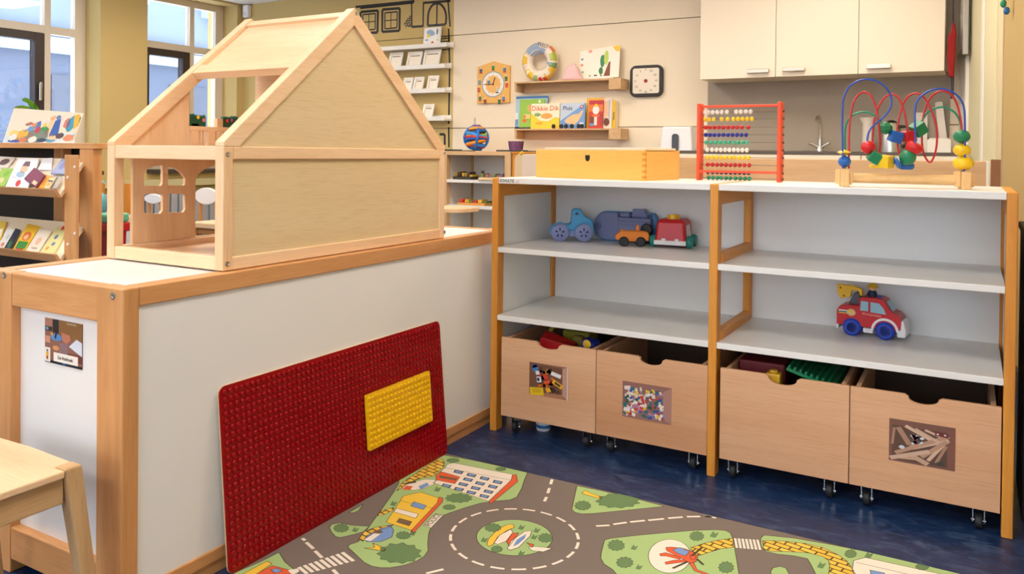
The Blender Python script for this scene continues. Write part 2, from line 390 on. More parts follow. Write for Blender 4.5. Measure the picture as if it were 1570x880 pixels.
# ceiling lamps: the room's own light, plus added cool fill panels
LMS = [mat('lamp_diffuser_neutral', (255, 250, 240), 0.5, emit=(255, 250, 244), es=LAMP), mat('lamp_diffuser_warm', (255, 250, 240), 0.5, emit=(255, 241, 222), es=LAMP*0.95), mat('cool_fill_diffuser', (250, 252, 255), 0.5, emit=(232, 242, 255), es=LAMP)]
def lamp(x, y, k):
    t = thing('ceiling_lamp', 'white square ceiling lamp panel over the play room', 'lamp', (x, y, ZC-0.05), group='ceiling lamp panels')
    b = B()
    for q in ((-.32,.32,-.32,-.3),(-.32,.32,.3,.32),(-.32,-.3,-.3,.3),(.3,.32,-.3,.3)): b.box(*q, 0, 0.05)
    link('lamp_frame', b, WHITEM, t, world=False); link('diffuser', B().box(-.3, .3, -.3, .3, 0.006, 0.02), LMS[k], t, world=False)
for y in (-3.8, -1.6, 0.6, 2.5, 4.1):
    for x in (-4.6, -2.4, -0.6):
        lamp(x if y < 3 else x-0.15, y, 1 if y > 2 else 0)
for y in (-3.4, -1.4): lamp(1.7, y, 2)  # unseen panels added to imitate cool daylight on right-facing sides

# across the street
bd = thing('building', 'pale grey building across the street seen through the windows', 'building', (-16, 3, -3))
FAC = mat('grey_facade', (78, 88, 104), 0.9); FACL = mat('pale_facade_band', (170, 176, 186), 0.9); FW = mat('facade_window', (60, 68, 82), 0.3)
bx(bd, 'wall', -18, -15, -12, 22, -3, 3.2, FAC, 0); bx(bd, 'upper_wall', -18, -15.2, -12, 22, 3.2, 9, mat('upper_facade', (120, 130, 146), 0.9), 0)
for i in range(8): bx(bd, 'balcony', -15.2, -14.7, -6+i*3.1, -4.6+i*3.1, 3.9, 4.7, FACL, 0)
for z in (-1.6, 0.55, 2.7): bx(bd, 'ledge', -15, -14.8, -12, 22, z, z+0.28, FACL, 0)
for i in range(9):
    for z in (-0.9, 1.2): bx(bd, 'window', -15, -14.96, -4+i*2.6, -2.6+i*2.6, z, z+1.1, FW, 0)

# ================================================================== LOW CABINET (left)
CX1, CX0, CY0, CY1, CH = -1.4025, -1.885, 0.985, 2.49, 0.65
pc = thing('low_cabinet', 'low white-panelled cabinet with beech frame standing beside the shelf unit', 'cabinet', ((CX0+CX1)/2, (CY0+CY1)/2, 0))
PW = 0.082
for xa, xb in ((CX0, CX0+0.10), (CX1-PW, CX1)):
    for ya, yb in ((CY0, CY0+0.036), (CY1-0.036, CY1)):
        p = bx(pc, 'post', xa, xb, ya, yb, 0, CH, 'beech', 0.003)
for ya, yb in ((CY0+0.002, CY0+0.034), (CY1-0.034, CY1-0.002)):
    bx(pc, 'top_rail', CX0+0.10, CX1-PW, ya, yb, 0.578, CH-0.001, 'beech', 0.003)
    bx(pc, 'bottom_rail', CX0+0.10, CX1-PW, ya, yb, 0.03, 0.10, 'beech', 0.003)
for xa, xb in ((CX1-0.045, CX1-0.001), (CX0+0.001, CX0+0.045)):
    bx(pc, 'top_rail', xa, xb, CY0+0.037, CY1-0.037, 0.612, CH-0.0005, 'beech', 0.002)
    bx(pc, 'bottom_rail', xa, xb, CY0+0.037, CY1-0.037, 0.028, 0.055, 'beech', 0.002)
bx(pc, 'plinth', CX1-0.06, CX1-0.006, CY0+0.04, CY1-0.04, 0.0, 0.026, 'beech', 0.001)
bx(pc, 'plinth', CX0+0.006, CX0+0.06, CY0+0.04, CY1-0.04, 0.0, 0.026, 'beech', 0.001)
bx(pc, 'side_panel', CX1-0.02, CX1-0.006, CY0+0.037, CY1-0.037, 0.055, 0.612, WHITE, 0.0)
bx(pc, 'side_panel', CX0+0.006, CX0+0.02, CY0+0.037, CY1-0.037, 0.055, 0.612, WHITE, 0.0)
bx(pc, 'end_panel', CX0+0.10, CX1-PW, CY0+0.022, CY0+0.03, 0.10, 0.578, WHITE, 0.0)
bx(pc, 'end_panel', CX0+0.10, CX1-PW, CY1-0.03, CY1-0.022, 0.10, 0.578, WHITE, 0.0)
bx(pc, 'top_panel', CX0+0.046, CX1-0.046, CY0+0.037, CY1-0.037, 0.63, CH-0.003, WHITE, 0.0)
for px, py in ((173.5, 453.3), (6.5, 421.5)):
    c = oy(px, py, CY0)
    b = B().lathe([(0.0,0),(0.007,0),(0.0075,0.0012),(0.0045,0.0016),(0.0035,0.0004),(0.0,0.0004)], c, 16, (0,-1,0))
    link('bolt', b, STEEL, pc, smooth=40)
# photo sign on the end panel
Y = CY0+0.0215
a, b_, c_ = oy(70.0, 486.5, Y), oy(127, 499, Y), oy(70.5, 566, Y)
hs = thing('corner_sign', 'small photo sign reading De Huishoek stuck on the cabinet end', 'sign', (a.x, Y, c_.z))
O = Vector((a.x, Y-0.001, a.z-(0.093))); U = Vector((b_.x-a.x, 0, 0)); V = Vector((0, 0, 0.093))
bx(hs, 'card', O.x, O.x+U.x, Y-0.001, Y, O.z, O.z+V.z, plain((120, 84, 66)), 0)
R = lambda x0, x1, y0, y1: [(x0,y0),(x1,y0),(x1,y1),(x0,y1)]
it = [(R(0,1,0,1), (142,98,82), 1), (R(0,.2,.82,1), (176,122,100), 2), (R(0,.2,.72,.82), (50,44,44), 2), (R(.02,.1,.74,.8), (120,160,180), 3),
      (R(.22,.38,.7,1), (44,40,34), 2), (R(.42,1,.62,1), (140,98,50), 2), (R(.6,.85,.93,.97), (170,150,120), 3),
      (circ(.32,.6,.16,20,.08), (90,140,196), 3), ([(.27,.6),(.31,.55),(.35,.72),(.31,.74)], (20,30,60), 4), (circ(.2,.66,.04,8), (214,160,60), 4),
      ([(.45,.74),(.68,.7),(.7,.6),(.6,.5),(.48,.55)], (190,120,90), 3), ([(.66,.45),(.86,.64),(1,.58),(1,.28)], (214,220,232), 3),
      (circ(.31,.36,.09,16,.055), (214,150,90), 3), (R(0,.15,.45,.6), (210,150,120), 3), (R(.4,.62,.2,.5), (140,110,112), 2), (R(.62,1,.12,.3), (110,54,40), 2),
      (R(0,1,0,.06), (24,22,34), 2), (R(.48,.58,.02,.05), (40,120,180), 3), (R(0,.16,.02,.34), (236,228,214), 4), (R(.25,.9,.06,.26), (244,236,224), 4),
      ([(.05,.24),(.11,.24),(.11,.1),(.05,.1)], (226,170,40), 5), (circ(.08,.27,.025,8), (50,70,120), 5), (R(.06,.1,.07,.14), (150,40,30), 6)]
printed(hs, 'photo_print', O, U, V, it)
text(hs, 'lettering', 'De Huishoek', O+U*0.575+V*0.16+Vector((0,-0.0012,0)), U, V, 0.0098, plain((20,18,18)), bold=0.0002)

# ================================================================== DOLLHOUSE
DX1, DX0, DY0, DY1, DZ = -1.425, -1.838, 1.245, 2.115, 0.651
EV, PK = 0.937, 1.300           # eaves and ridge heights
DM = (DY0+DY1)/2
dh = thing('dollhouse', 'large open wooden dollhouse with gabled roof on top of the low cabinet', 'dollhouse', ((DX0+DX1)/2, DM, DZ))
T = 0.027; D_ = 0.028
SL = (PK-EV)/(DM-DY0); TT = 0.047
def gable(x0, x1):
    bx(dh, 'post', x0, x1, DY0, DY0+T, DZ, 0.927, 'birch', 0.002)
    bx(dh, 'post', x0, x1, DY1-T, DY1, DZ, 0.927, 'birch', 0.002)
    bx(dh, 'floor_rail', x0, x1, DY0+T, DY1-T, 0.898, 0.927, 'birch', 0.002)
    bx(dh, 'bottom_rail', x0, x1, DY0+T, DY1-T, DZ, 0.680, 'birch', 0.002)
    yl = (PK-TT-0.927)/SL
    for s in (-1, 1):
        e = DM+s*(DM-DY0)
        P = [(e, 0.927), (e, EV), (DM, PK), (DM, PK-TT), (DM+s*yl, 0.927)]
        link('rafter', B().prism(P, 'x', x0, x1), wood('birch', 1), dh, bev=0.0015)
gable(DX1-D_, DX1); gable(DX0, DX0+D_)
yl = (PK-TT-0.927)/SL
# closed panels of the right gable
bx(dh, 'wall_panel', DX1-0.014, DX1-0.006, DY0+T, DY1-T, 0.680, 0.898, 'ply', 0)
link('gable_panel', B().prism([(DM-yl, 0.927), (DM, PK-TT), (DM+yl, 0.927)], 'x', DX1-0.014, DX1-0.006), wood('ply', 1), dh)
# left side: closed near half of the gable
XP = DX0+0.012
yv = ox(289, 150, XP).y
link('gable_panel', B().prism([(DM-yl, 0.927), (yv, 0.927), (yv, PK-TT-(DM-yv)*SL)], 'x', XP-0.004, XP+0.004), wood('birch', 2), dh)
# floors
bx(dh, 'ground_floor', DX0+D_, DX1-D_, DY0+T, DY1-T, DZ+0.006, 0.664, 'birch', 0)
bx(dh, 'upper_floor', DX0+D_, DX1-D_, DY0+T, DY1-T, 0.912, 0.922, 'birch', 0)
for y0, y1 in ((DY0+0.002, DY0+T-0.004), (DY1-T+0.004, DY1-0.002)):
    bx(dh, 'cross_rail', DX0+D_, DX1-D_, y0, y1, 0.896, 0.928, 'birch', 0.002)
    bx(dh, 'cross_rail', DX0+D_, DX1-D_, y0, y1, DZ, 0.681, 'birch', 0.002)
def slopebox(name, side, u0, u1, o0, o1, m):
    f = lambda u: (DM+side*(DM-DY0)*(1-u), EV+(PK-EV)*u)
    a, b = f(u0), f(u1); d = Vector((b[0]-a[0], b[1]-a[1])).normalized(); n = Vector((-d.y, d.x)) if side < 0 else Vector((d.y, -d.x))
    P = [(a[0]-n.x*o0, a[1]-n.y*o0), (b[0]-n.x*o0, b[1]-n.y*o0), (b[0]-n.x*o1, b[1]-n.y*o1), (a[0]-n.x*o1, a[1]-n.y*o1)]
    return link(name, B().prism(P, 'x', DX0+D_, DX1-D_), wood(m, 0), dh, bev=0.001)
for side in (-1, 1):
    slopebox('roof_panel', side, 0.585, 0.945, 0.012, 0.019, 'birch'); slopebox('roof_batten', side, 0.52, 0.585, 0.002, 0.024, 'birch'); slopebox('roof_batten', side, 0.945, 0.985, 0.004, 0.024, 'birch')
# upstairs partition
pxv = oy(391, 130, 1.702).x
bx(dh, 'partition', pxv, DX1-D_-.001, 1.702, 1.710, 0.922, PK-0.075, 'birch', 0.001)
# ground floor side wall with a four-light arched window and an arched doorway
def c12(x, y): p = ox(140+x/5.029, 225+y/5.029, XP); return (p.y, p.z)
holes = [[c12(*p) for p in q] for q in ([(398,300),(398,205),(425,172),(470,150),(543,140),(543,280),(530,300)], [(583,150),(640,165),(690,205),(715,240),(715,290),(705,297),(583,297)],
         [(412,362),(530,362),(543,375),(543,490),(525,515),(412,515),(400,500),(400,375)], [(590,362),(705,362),(715,375),(715,485),(700,505),(590,505)])]
y0w = c12(312, 300)[0]; y1w = c12(795, 300)[0]; yd = y1w+0.30
arch_ = [(y1w, 0.683), (y1w, 0.835)]+[(y1w+0.15-0.15*math.cos(q), 0.835+0.05*math.sin(q)) for q in [math.pi*k/10 for k in range(1, 10)]]+[(yd, 0.835), (yd, 0.683)]
holes.append(arch_)
def panel_with_holes(parent, name, outer, hs_, x0, x1, m):
    bm = bmesh.new(); off = OFF[parent.name]; eds = []
    for lp in [outer]+hs_:
        vs_ = [bm.verts.new(Vector((x0, p[0], p[1]))-off) for p in lp]
        eds += [bm.edges.new((vs_[i], vs_[(i+1) % len(vs_)])) for i in range(len(vs_))]
    bmesh.ops.triangle_fill(bm, edges=eds, use_beauty=True)
    g = bmesh.ops.extrude_face_region(bm, geom=bm.faces[:])
    bmesh.ops.translate(bm, verts=[v for v in g['geom'] if isinstance(v, bmesh.types.BMVert)], vec=(x1-x0, 0, 0))
    bmesh.ops.recalc_face_normals(bm, faces=bm.faces)
    me = bpy.data.meshes.new(name); bm.to_mesh(me); bm.free(); me.materials.append(m)
    o = bpy.data.objects.new(name, me); COL.objects.link(o); o.parent = parent; OFF[o.name] = off
    return o
panel_with_holes(dh, 'side_wall', [(y0w, 0.6805), (yd+0.14, 0.6805), (yd+0.14, 0.898), (y0w, 0.898)], holes, XP-0.0045, XP+0.0045, wood('birch', 2))
# balcony rail upstairs with slots
def Q(x, y): p = ox(270+x/5.5, 80+y/5.5, XP); return (p.y, p.z)
zt = Q(200, 625)[1]; yq0, yq1 = Q(105, 620)[0], 2.02
bx(dh, 'balcony_rail', XP-.006, XP+.006, yq0, yq1, zt-.012, zt, 'birch', .001)
for ya, yb_, top in ((118, 182, 598), (200, 212, 640), (228, 236, 640), (262, 322, 640), (335, 385, 560), (420, 470, 640), (500, 560, 640), (620, 700, 640)):
    bx(dh, 'baluster', XP-.008, XP+.005, Q(ya, 650)[0], Q(yb_, 650)[0], .922, Q(ya, top)[1], 'birch', .001)
for px, py in ((348.5, 404.5), (349.5, 236.5), (547, 20), (681.5, 236), (681.5, 356)):
    c = ox(px, py, DX1)
    link('bolt', B().lathe([(0.0,0),(0.0058,0),(0.006,0.001),(0.0035,0.0014),(0.0028,0.0003),(0.0,0.0003)], c, 14, (1,0,0)), STEEL, dh, smooth=40)
# hedge boxes on the balcony
def hedge(yc, zb, w, label, flowers):
    h = thing('toy_hedge', label, 'toy plant', (XP, yc, zb), math.pi/2)
    b = B(); rnd = random.Random(int(abs(yc)*1000)); pts = [(-w/2, 0)]; n = 9
    for i in range(n):
        x = -w/2+w*(i+.5)/n; pts += [(x-w/n*.45, 0.022+rnd.random()*.004), (x, 0.029+rnd.random()*0.006)]
    pts += [(w/2, 0.022), (w/2, 0)]
    b.prism(pts[::-1], 'y', -0.005, 0.005); link('hedge_leaves', b, plain((24, 84, 56)), h, world=False)
    for fx, fz, c in flowers: link('flower', B().lathe([(0.0,0.0),(0.003,0.0),(0.0055,0.002),(0.003,0.004),(0,0.0045)], (fx, -0.005, fz), 8, (0,-1,0)), plain(c), h, world=False)
hedge(Q(172, 600)[0], zt, 0.054, 'toy hedge with a yellow and a pink flower on the dollhouse balcony', [(0.0, 0.024, (238, 190, 40)), (0.019, 0.017, (232, 130, 120))])
hedge(Q(450, 600)[0], zt, 0.056, 'toy hedge with a red and a purple flower on the dollhouse balcony', [(-0.014, 0.018, (206, 40, 30)), (0.002, 0.02, (150, 80, 150))])

# ================================================================== STUDDED BOARDS
by0, by1 = 1.215, 2.058
bt = 0.006
tp = Vector((CX1+0.001, 0, 0.405)); bm_ = Vector((-1.366, 0, 0.0045))
bd_ = thing('building_board', 'large red studded building-brick board leaning against the low cabinet', 'building board', (bm_.x, (by0+by1)/2, 0.0045))
ang = math.atan2(bm_.x-tp.x, tp.z-bm_.z)     # lean
H = (tp-bm_).length
bd_.rotation_euler = (0, -ang, 0)
RED = mat('red_plastic', (150, 0, 10), 0.3, spec=0.35); YEL = mat('yellow_plastic', (244, 192, 16), 0.28)
W2 = (by1-by0)/2
ol = rrect(-W2, W2, 0, H, 0.018, 5)
link('board_sheet', B().prism(ol, 'x', -bt*0.4, 0), RED, bd_, world=False)
link('board_backing', B().prism(ol, 'x', -bt, -bt*0.4), wood('ply', 1), bd_, world=False)
def studs(parent, name, ny, nz, y0, y1, z0, z1, x, r, h, m, skip=None):
    b = B(); k = 8
    cs = [(math.cos(2*math.pi*i/k)*r, math.sin(2*math.pi*i/k)*r) for i in range(k)]
    V = []; Fc = []
    for i in range(ny):
        for j in range(nz):
            y = y0+(y1-y0)*(i+.5)/ny; z = z0+(z1-z0)*(j+.5)/nz
            if skip and skip(y, z): continue
            n = len(V)
            V += [Vector((x, y+c[0], z+c[1])) for c in cs]+[Vector((x+h*.8, y+c[0], z+c[1])) for c in cs]+[Vector((x+h, y+c[0]*.82, z+c[1]*.82)) for c in cs]
            for q in range(k):
                Fc.append([n+q, n+(q+1) % k, n+k+(q+1) % k, n+k+q]); Fc.append([n+k+q, n+k+(q+1) % k, n+2*k+(q+1) % k, n+2*k+q])
            Fc.append([n+2*k+q for q in range(k)])
    b.v = V; b.f = Fc; b.m = [0]*len(Fc)
    o = link(name, b, m, parent, world=False, flip=False, smooth=35); o['kind'] = 'stuff'; return o
studs(bd_, 'stud', 52, 25, -W2+0.005, W2-0.005, 0.005, H-0.005, 0, 0.0048, 0.0045, RED)
yp0, yp1, zp0, zp1 = 1.684, 1.976, 0.122, 0.268
yb = thing('building_plate', 'small yellow studded building plate pressed onto the red board', 'building board', (0, 0, 0))
yb.matrix_world = Matrix.Translation((bm_.x, 0, 0.0045)) @ Matrix.Rotation(-ang, 4, 'Y') @ Matrix.Translation((0.0047, (yp0+yp1)/2, zp0))
w = (yp1-yp0)/2; hh = zp1-zp0
link('plate', B().prism(rrect(-w, w, 0, hh, 0.004, 3), 'x', 0, 0.007), YEL, yb, world=False)
studs(yb, 'stud', 18, 9, -w+0.003, w-0.003, 0.003, hh-0.003, 0.007, 0.0048, 0.0045, YEL)

# ================================================================== SHELF UNIT
SY0, SY1 = 2.3133, 2.757
PXS = [(-1.3707, -1.3466), (-0.6470, -0.6229), (0.0724, 0.0965)]
su = thing('toy_shelf', 'two-bay open toy shelf with honey-coloured posts and white boards', 'shelf', (-0.637, (SY0+SY1)/2, 0))
ST = 0.8368
for i, (a, b) in enumerate(PXS):
    bx(su, 'post', a, b, SY0, SY0+0.042, 0, ST, 'honey', 0.003); bx(su, 'post', a, b, SY1-0.042, SY1, 0, ST, 'honey', 0.003)
    bx(su, 'top_rail', a+0.001, b-0.001, SY0+0.042, SY1-0.042, 0.776, ST-0.0005, 'honey', 0.002)
    bx(su, 'bottom_rail', a+0.001, b-0.001, SY0+0.042, SY1-0.042, 0.04, 0.075, 'honey', 0.002)
    if i == 1:
        for z in (0.600, 0.376): bx(su, 'cross_rail', a+0.002, b+0.004, SY0+0.042, SY1-0.042, z, z+0.034, 'honey', 0.002)
    else:
        bx(su, 'side_panel', a+0.008, b-0.006, SY0+0.042, SY1-0.042, 0.075, 0.776, WHITE, 0)
for a, b in ((PXS[0][1], PXS[1][0]), (PXS[1][1], PXS[2][0])):
    for n, z0, z1 in (('top_board', 0.8182, ST), ('shelf_board', 0.5915, 0.609), ('shelf_board', 0.368, 0.3855)):
        bx(su, n, a, b, SY0+0.001, SY1-0.012, z0, z1, WHITE, 0.0015)
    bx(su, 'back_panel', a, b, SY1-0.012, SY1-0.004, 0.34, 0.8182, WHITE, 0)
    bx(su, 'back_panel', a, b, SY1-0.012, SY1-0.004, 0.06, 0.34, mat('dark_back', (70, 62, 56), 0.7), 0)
O = oy(764, 278.5, SY0)
text(su, 'lettering', 'SCHULTZ', (oy(766, 277, SY0).x, SY0+0.001, 0.8268), (1,0,0), (0,0,1), 0.0125, plain((30, 64, 44)), 'LEFT', bold=.0003)
text(su, 'lettering', 'art', (oy(791, 277, SY0).x, SY0+0.001, 0.826), (1,0,0), (0,0,1), 0.0095, plain((206, 120, 100)), 'LEFT')

# ================================================================== CRATES
CZ0, CZ1 = 0.056, 0.3145
def caster(parent, x, y):
    c = link('caster', B().prism([(x-0.012, CZ0), (x+0.012, CZ0), (x+0.012, CZ0-0.004), (x-0.012, CZ0-0.004)], 'y', y-0.012, y+0.012)
             .box(x-0.0135, x-0.0115, y-0.007, y+0.007, 0.016, CZ0-0.003).box(x+0.0115, x+0.0135, y-0.007, y+0.007, 0.016, CZ0-0.003)
             .cyl((x-0.016, y, 0.019), (x+0.016, y, 0.019), 0.0035, 8), CHROME, parent)
    link('wheel', B().lathe([(0,-0.009),(0.015,-0.009),(0.0185,-0.006),(0.0185,0.006),(0.015,0.009),(0,0.009)], (x, y, 0.0188), 20, (1,0,0)), DARK, c, smooth=40)
def crate(x0, x1, n0, n1, nb, label, casters):
    t = thing('toy_crate', label, 'crate', ((x0+x1)/2, 2.5, 0), group=None)
    a, b = oy(*n0, SY0), oy(*n1, SY0); zb = oy(*nb, SY0).z; cx = (a.x+b.x)/2; hw = (b.x-a.x)/2
    zz = CZ1
    za = zz-0.005; arc = [(cx+hw*0.80*math.cos(q), za-(za-zb)*math.sin(q)**0.8) for q in [math.pi*k/12 for k in range(13)]]
    pts = [(x0+0.001, CZ0), (x1-0.001, CZ0), (x1-0.001, zz), (cx+hw, zz)]+arc+[(cx-hw, zz), (x0+0.001, zz)]
    link('front_panel', B().prism(pts[::-1], 'y', SY0+0.002, SY0+0.014), wood('crate', 0), t, bev=0.0015)
    for xa in (x0+0.012, x1-0.024): bx(t, 'side_panel', xa, xa+0.012, SY0+0.014, 2.72, CZ0+0.004, CZ1-0.002, 'crate', 0.001)
    bx(t, 'back_panel', x0+0.024, x1-0.024, 2.708, 2.72, CZ0+0.004, CZ1-0.002, plain((70, 50, 36), .7), 0.001)  # back and floor coloured dark to paint in the shade inside the crate
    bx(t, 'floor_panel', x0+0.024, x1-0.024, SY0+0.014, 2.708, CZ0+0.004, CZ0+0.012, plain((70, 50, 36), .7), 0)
    for c in casters:
        X = oy(c, 690, 2.345).x; caster(t, X, 2.345); caster(t, X, 2.66)
    return t
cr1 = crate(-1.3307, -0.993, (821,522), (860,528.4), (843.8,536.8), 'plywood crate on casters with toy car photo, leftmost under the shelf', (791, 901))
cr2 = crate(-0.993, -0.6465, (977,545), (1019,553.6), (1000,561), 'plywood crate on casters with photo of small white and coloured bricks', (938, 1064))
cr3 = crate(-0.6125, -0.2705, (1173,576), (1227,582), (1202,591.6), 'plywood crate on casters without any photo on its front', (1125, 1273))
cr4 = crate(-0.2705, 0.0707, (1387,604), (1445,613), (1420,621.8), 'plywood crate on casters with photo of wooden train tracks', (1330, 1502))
def sticker(parent_name, label, tl, br, bgc, items, white_edge=None):
    A, Bb = oy(*tl, SY0+0.0015), oy(*br, SY0+0.0015); t = thing('crate_photo', label, 'photo', (A.x, SY0+0.0015, Bb.z))
    O = Vector((A.x, SY0+0.001, Bb.z)); U = Vector((Bb.x-A.x, 0, 0)); V = Vector((0, 0, A.z-Bb.z))
    bx(t, 'photo_sheet', A.x, Bb.x, SY0+0.001, SY0+0.002, Bb.z, A.z, plain(bgc), 0)
    printed(t, 'photo_print', O, U, V, items)
rnd = random.Random(3)
def rq(cx, cy, w, h, a):
    c, s = math.cos(a), math.sin(a); return [(cx+x*c-y*s*0.8, cy+x*s*1.2+y*c) for x, y in ((-w,-h),(w,-h),(w,h),(-w,h))]
it = [([(0,0),(.86,.12),(.86,.94),(0,1)], (120,80,62), 1), ([(.86,.12),(.98,.0),(.98,1),(.86,.94)], (196,150,130), 1), (R(.98,1,0,1), (236,230,224), 2), ([(0,0),(.9,0),(.86,.14),(0,.08)], (176,120,90), 2)]
for i in range(30): it.append((rq(.08+.7*rnd.random(), .18+.66*rnd.random(), .03+.05*rnd.random(), .03+.04*rnd.random(), rnd.random()*3), rnd.choice([(206,60,40),(60,40,36),(40,34,32),(214,110,40),(90,60,44),(226,150,60),(70,50,60)]), 3))
it += [(blob(.16,.82,.1,.12,8,.2,rnd), (70,130,190), 4), (rq(.14,.9,.07,.05,.4), (40,80,140), 4), (rq(.22,.7,.05,.06,.2), (226,226,230), 5), (rq(.26,.5,.06,.09,.1), (230,230,236), 5), (rq(.24,.5,.03,.05,.1), (30,36,80), 6),
       (rq(.7,.72,.13,.06,-.25), (238,238,240), 5), (rq(.2,.12,.18,.12,.1), (232,196,28), 5), (rq(.2,.14,.11,.06,.1), (216,176,20), 6), (rq(.74,.44,.14,.07,-.5), (234,176,40), 5), (rq(.74,.44,.08,.035,-.5), (70,54,40), 6),
       (rq(.5,.22,.06,.07,.5), (236,180,40), 5), (rq(.43,.62,.05,.08,.8), (214,60,44), 5), (rq(.46,.45,.07,.05,.3), (226,90,50), 5)]
sticker('a', 'photo of toy cars stuck on the leftmost crate', (812,554.6), (870.5,614), (150,104,82), it)
it = [(R(0,1,0,1), (150,104,96), 1), ([(.84,.08),(1,0),(1,1),(.84,.86)], (176,128,116), 2), ([(0,0),(1,0),(.84,.1),(0,.14)], (160,112,96), 2)]
for i in range(150):
    it.append((rq(.04+.8*rnd.random(), .08+.78*rnd.random(), .025+.04*rnd.random(), .022+.025*rnd.random(), rnd.random()*3.1), rnd.choice([(238,222,206),(244,236,226),(226,206,190),(240,230,222),(232,216,206),(190,50,44),(206,70,60),(30,110,120),(36,84,160),(236,196,40),(30,90,70),(170,130,170)]), 3+i*0.05))
sticker('b', 'photo of small coloured bricks on the second crate', (954.9,583.4), (1028.8,651.5), (150,104,90), it)
it = [(R(0,1,0,1), (120,80,66), 1), ([(.9,0),(1,0),(1,1),(.9,.9)], (128,80,66), 2), (R(.05,.88,.05,.86), (92,64,52), 2)]
TR = [(196,158,132),(206,170,146),(184,142,116),(212,178,152),(170,128,104)]
for x0_, y0_, x1_, y1_, w_ in ((.02,.06,.62,.36,.09),(.1,.2,.9,.78,.08),(.34,.38,.9,.7,.1),(.5,.2,.88,.66,.08),(.25,.88,.7,.6,.07),(.4,.84,.75,.62,.06),(.14,.82,.32,.44,.09),(.08,.8,.05,.4,.04),(.6,.14,.84,.6,.06),(.72,.12,.87,.55,.05),(.35,.2,.6,.05,.1),(.55,.85,.8,.74,.05),(.1,.1,.5,.14,.06)):
    it.append((seg2((x0_,y0_), (x1_,y1_), w_), rnd.choice(TR), 3+rnd.random()*2))
for i in range(18): it.append((rq(.36+.16*rnd.random(), .5+.2*rnd.random(), .03, .025, rnd.random()*3), rnd.choice([(60,52,60),(40,40,44),(196,50,40),(220,226,236),(90,100,110)]), 6))
it += [(blob(.2,.36,.06,.05,8,.3,rnd), (200,206,216), 6), (rq(.8,.8,.1,.05,-.1), (110,40,44), 6), (circ(.74,.8,.02,8), (220,210,206), 7), (circ(.85,.8,.02,8), (220,210,206), 7), (rq(.78,.12,.05,.04,.2), (60,66,56), 6)]
sticker('c', 'photo of wooden train tracks on the rightmost crate', (1363.7,640.8), (1464,722.8), (140,94,78), it)
# things showing over the crate rims
t = thing('toy_vehicle', 'red plastic toy piece inside the leftmost crate', 'toy', (-1.17, 2.40, 0.0685))
link('body', B().hexa([(-.09,-.045,0),(.09,-.045,0),(.09,.04,0),(-.09,.04,0),(-.05,-.02,.246),(.06,-.02,.232),(.06,.03,.232),(-.05,.03,.262)]), plain((178,20,26),.35), t, world=False, bev=.004)
t = thing('toy_digger', 'olive yellow toy digger lying in the leftmost crate', 'toy', (-1.15, 2.52, 0.0685))
link('body', B().box(-.04,.06,-.04,.04,0,.256), plain((150,140,40),.45), t, world=False, bev=.008)
link('arm', B().tube([(-.04,-.045,.19),(-.075,-.055,.25),(-.05,-.055,.285),(0,-.045,.27)], .011, 8), plain((160,148,48),.45), t, world=False, smooth=50)
link('wheel', B().lathe([(0,-.012),(.03,-.012),(.034,0),(.03,.012),(0,.012)], (.03,-.052,.216), 18, (0,1,0)), plain((140,120,40)), t, world=False, smooth=40)
t = thing('toy_car', 'blue toy car with yellow wheel inside the leftmost crate', 'toy', (-1.052, 2.41, 0.0685))
link('body', B().hexa([(-.026,-.04,0),(.030,-.04,0),(.030,.04,0),(-.026,.04,0),(-.022,-.03,.256),(.02,-.03,.249),(.02,.03,.249),(-.022,.03,.256)]), plain((30,54,170),.4), t, world=False, bev=.004)
link('wheel', B().lathe([(0,0),(.012,0),(.014,.004),(0,.008)], (.002,-.034,.246), 14, (0,-1,0)), plain((236,190,40)), t, world=False)
t = thing('toy_box', 'dark red toy box inside the crate without a photo', 'toy', (-0.518, 2.50, 0.0685))
link('body', B().box(-.066,.066,-.09,.09,0,.255), plain((110,16,26),.5), t, world=False, bev=.006)
t = thing('building_plate', 'green ridged plate slanting inside the crate without a photo', 'building board', (-0.374, 2.50, 0.0685))
b = B(); M = Matrix.Rotation(-0.5, 3, 'Y')
b.box(-.068,.068,-.14,.14,.235,.243)
for k in range(9): b.box(-.066+.0152*k,-.060+.0152*k,-.138,.138,.243,.252)
b.rot(Matrix.Rotation(0.28,3,'Y'),(0,0,.24)); b.box(-.01,.01,-.1,.1,0,.236); link('plate', b, plain((20,130,84),.4), t, world=False)
t = thing('toy_block', 'yellow toy block on top inside the crate without a photo', 'toy', (-0.475, 2.37, 0.0685))
link('block', B().box(-.02,.02,-.02,.02,0,.24).lathe([(0,0),(.013,0),(.013,.008),(0,.008)], (0,0,.24), 10), plain((214,166,40),.4), t, world=False, bev=.004)
# small tub on the floor below the leftmost crate
p = oz(829, 661, 0)
t = thing('plastic_tub', 'small white and blue tub on the floor under the leftmost crate', 'tub', (p.x, p.y+0.02, 0.0))
link('tub', B().lathe([(0,0),(.022,0),(.025,.008),(.025,.03),(.0,.03)], (0,0,0), 24), plain((226,230,234),.4), t, world=False, smooth=40)
link('band', B().lathe([(.0252,.01),(.0258,.012),(.0258,.018),(.0252,.02)], (0,0,0), 24), plain((40,110,176),.4), t, world=False, smooth=40)
link('lid', B().lathe([(0,.03),(.027,.03),(.027,.036),(0,.037)], (0,0,0), 24), plain((190,206,216),.4), t, world=False, smooth=40)

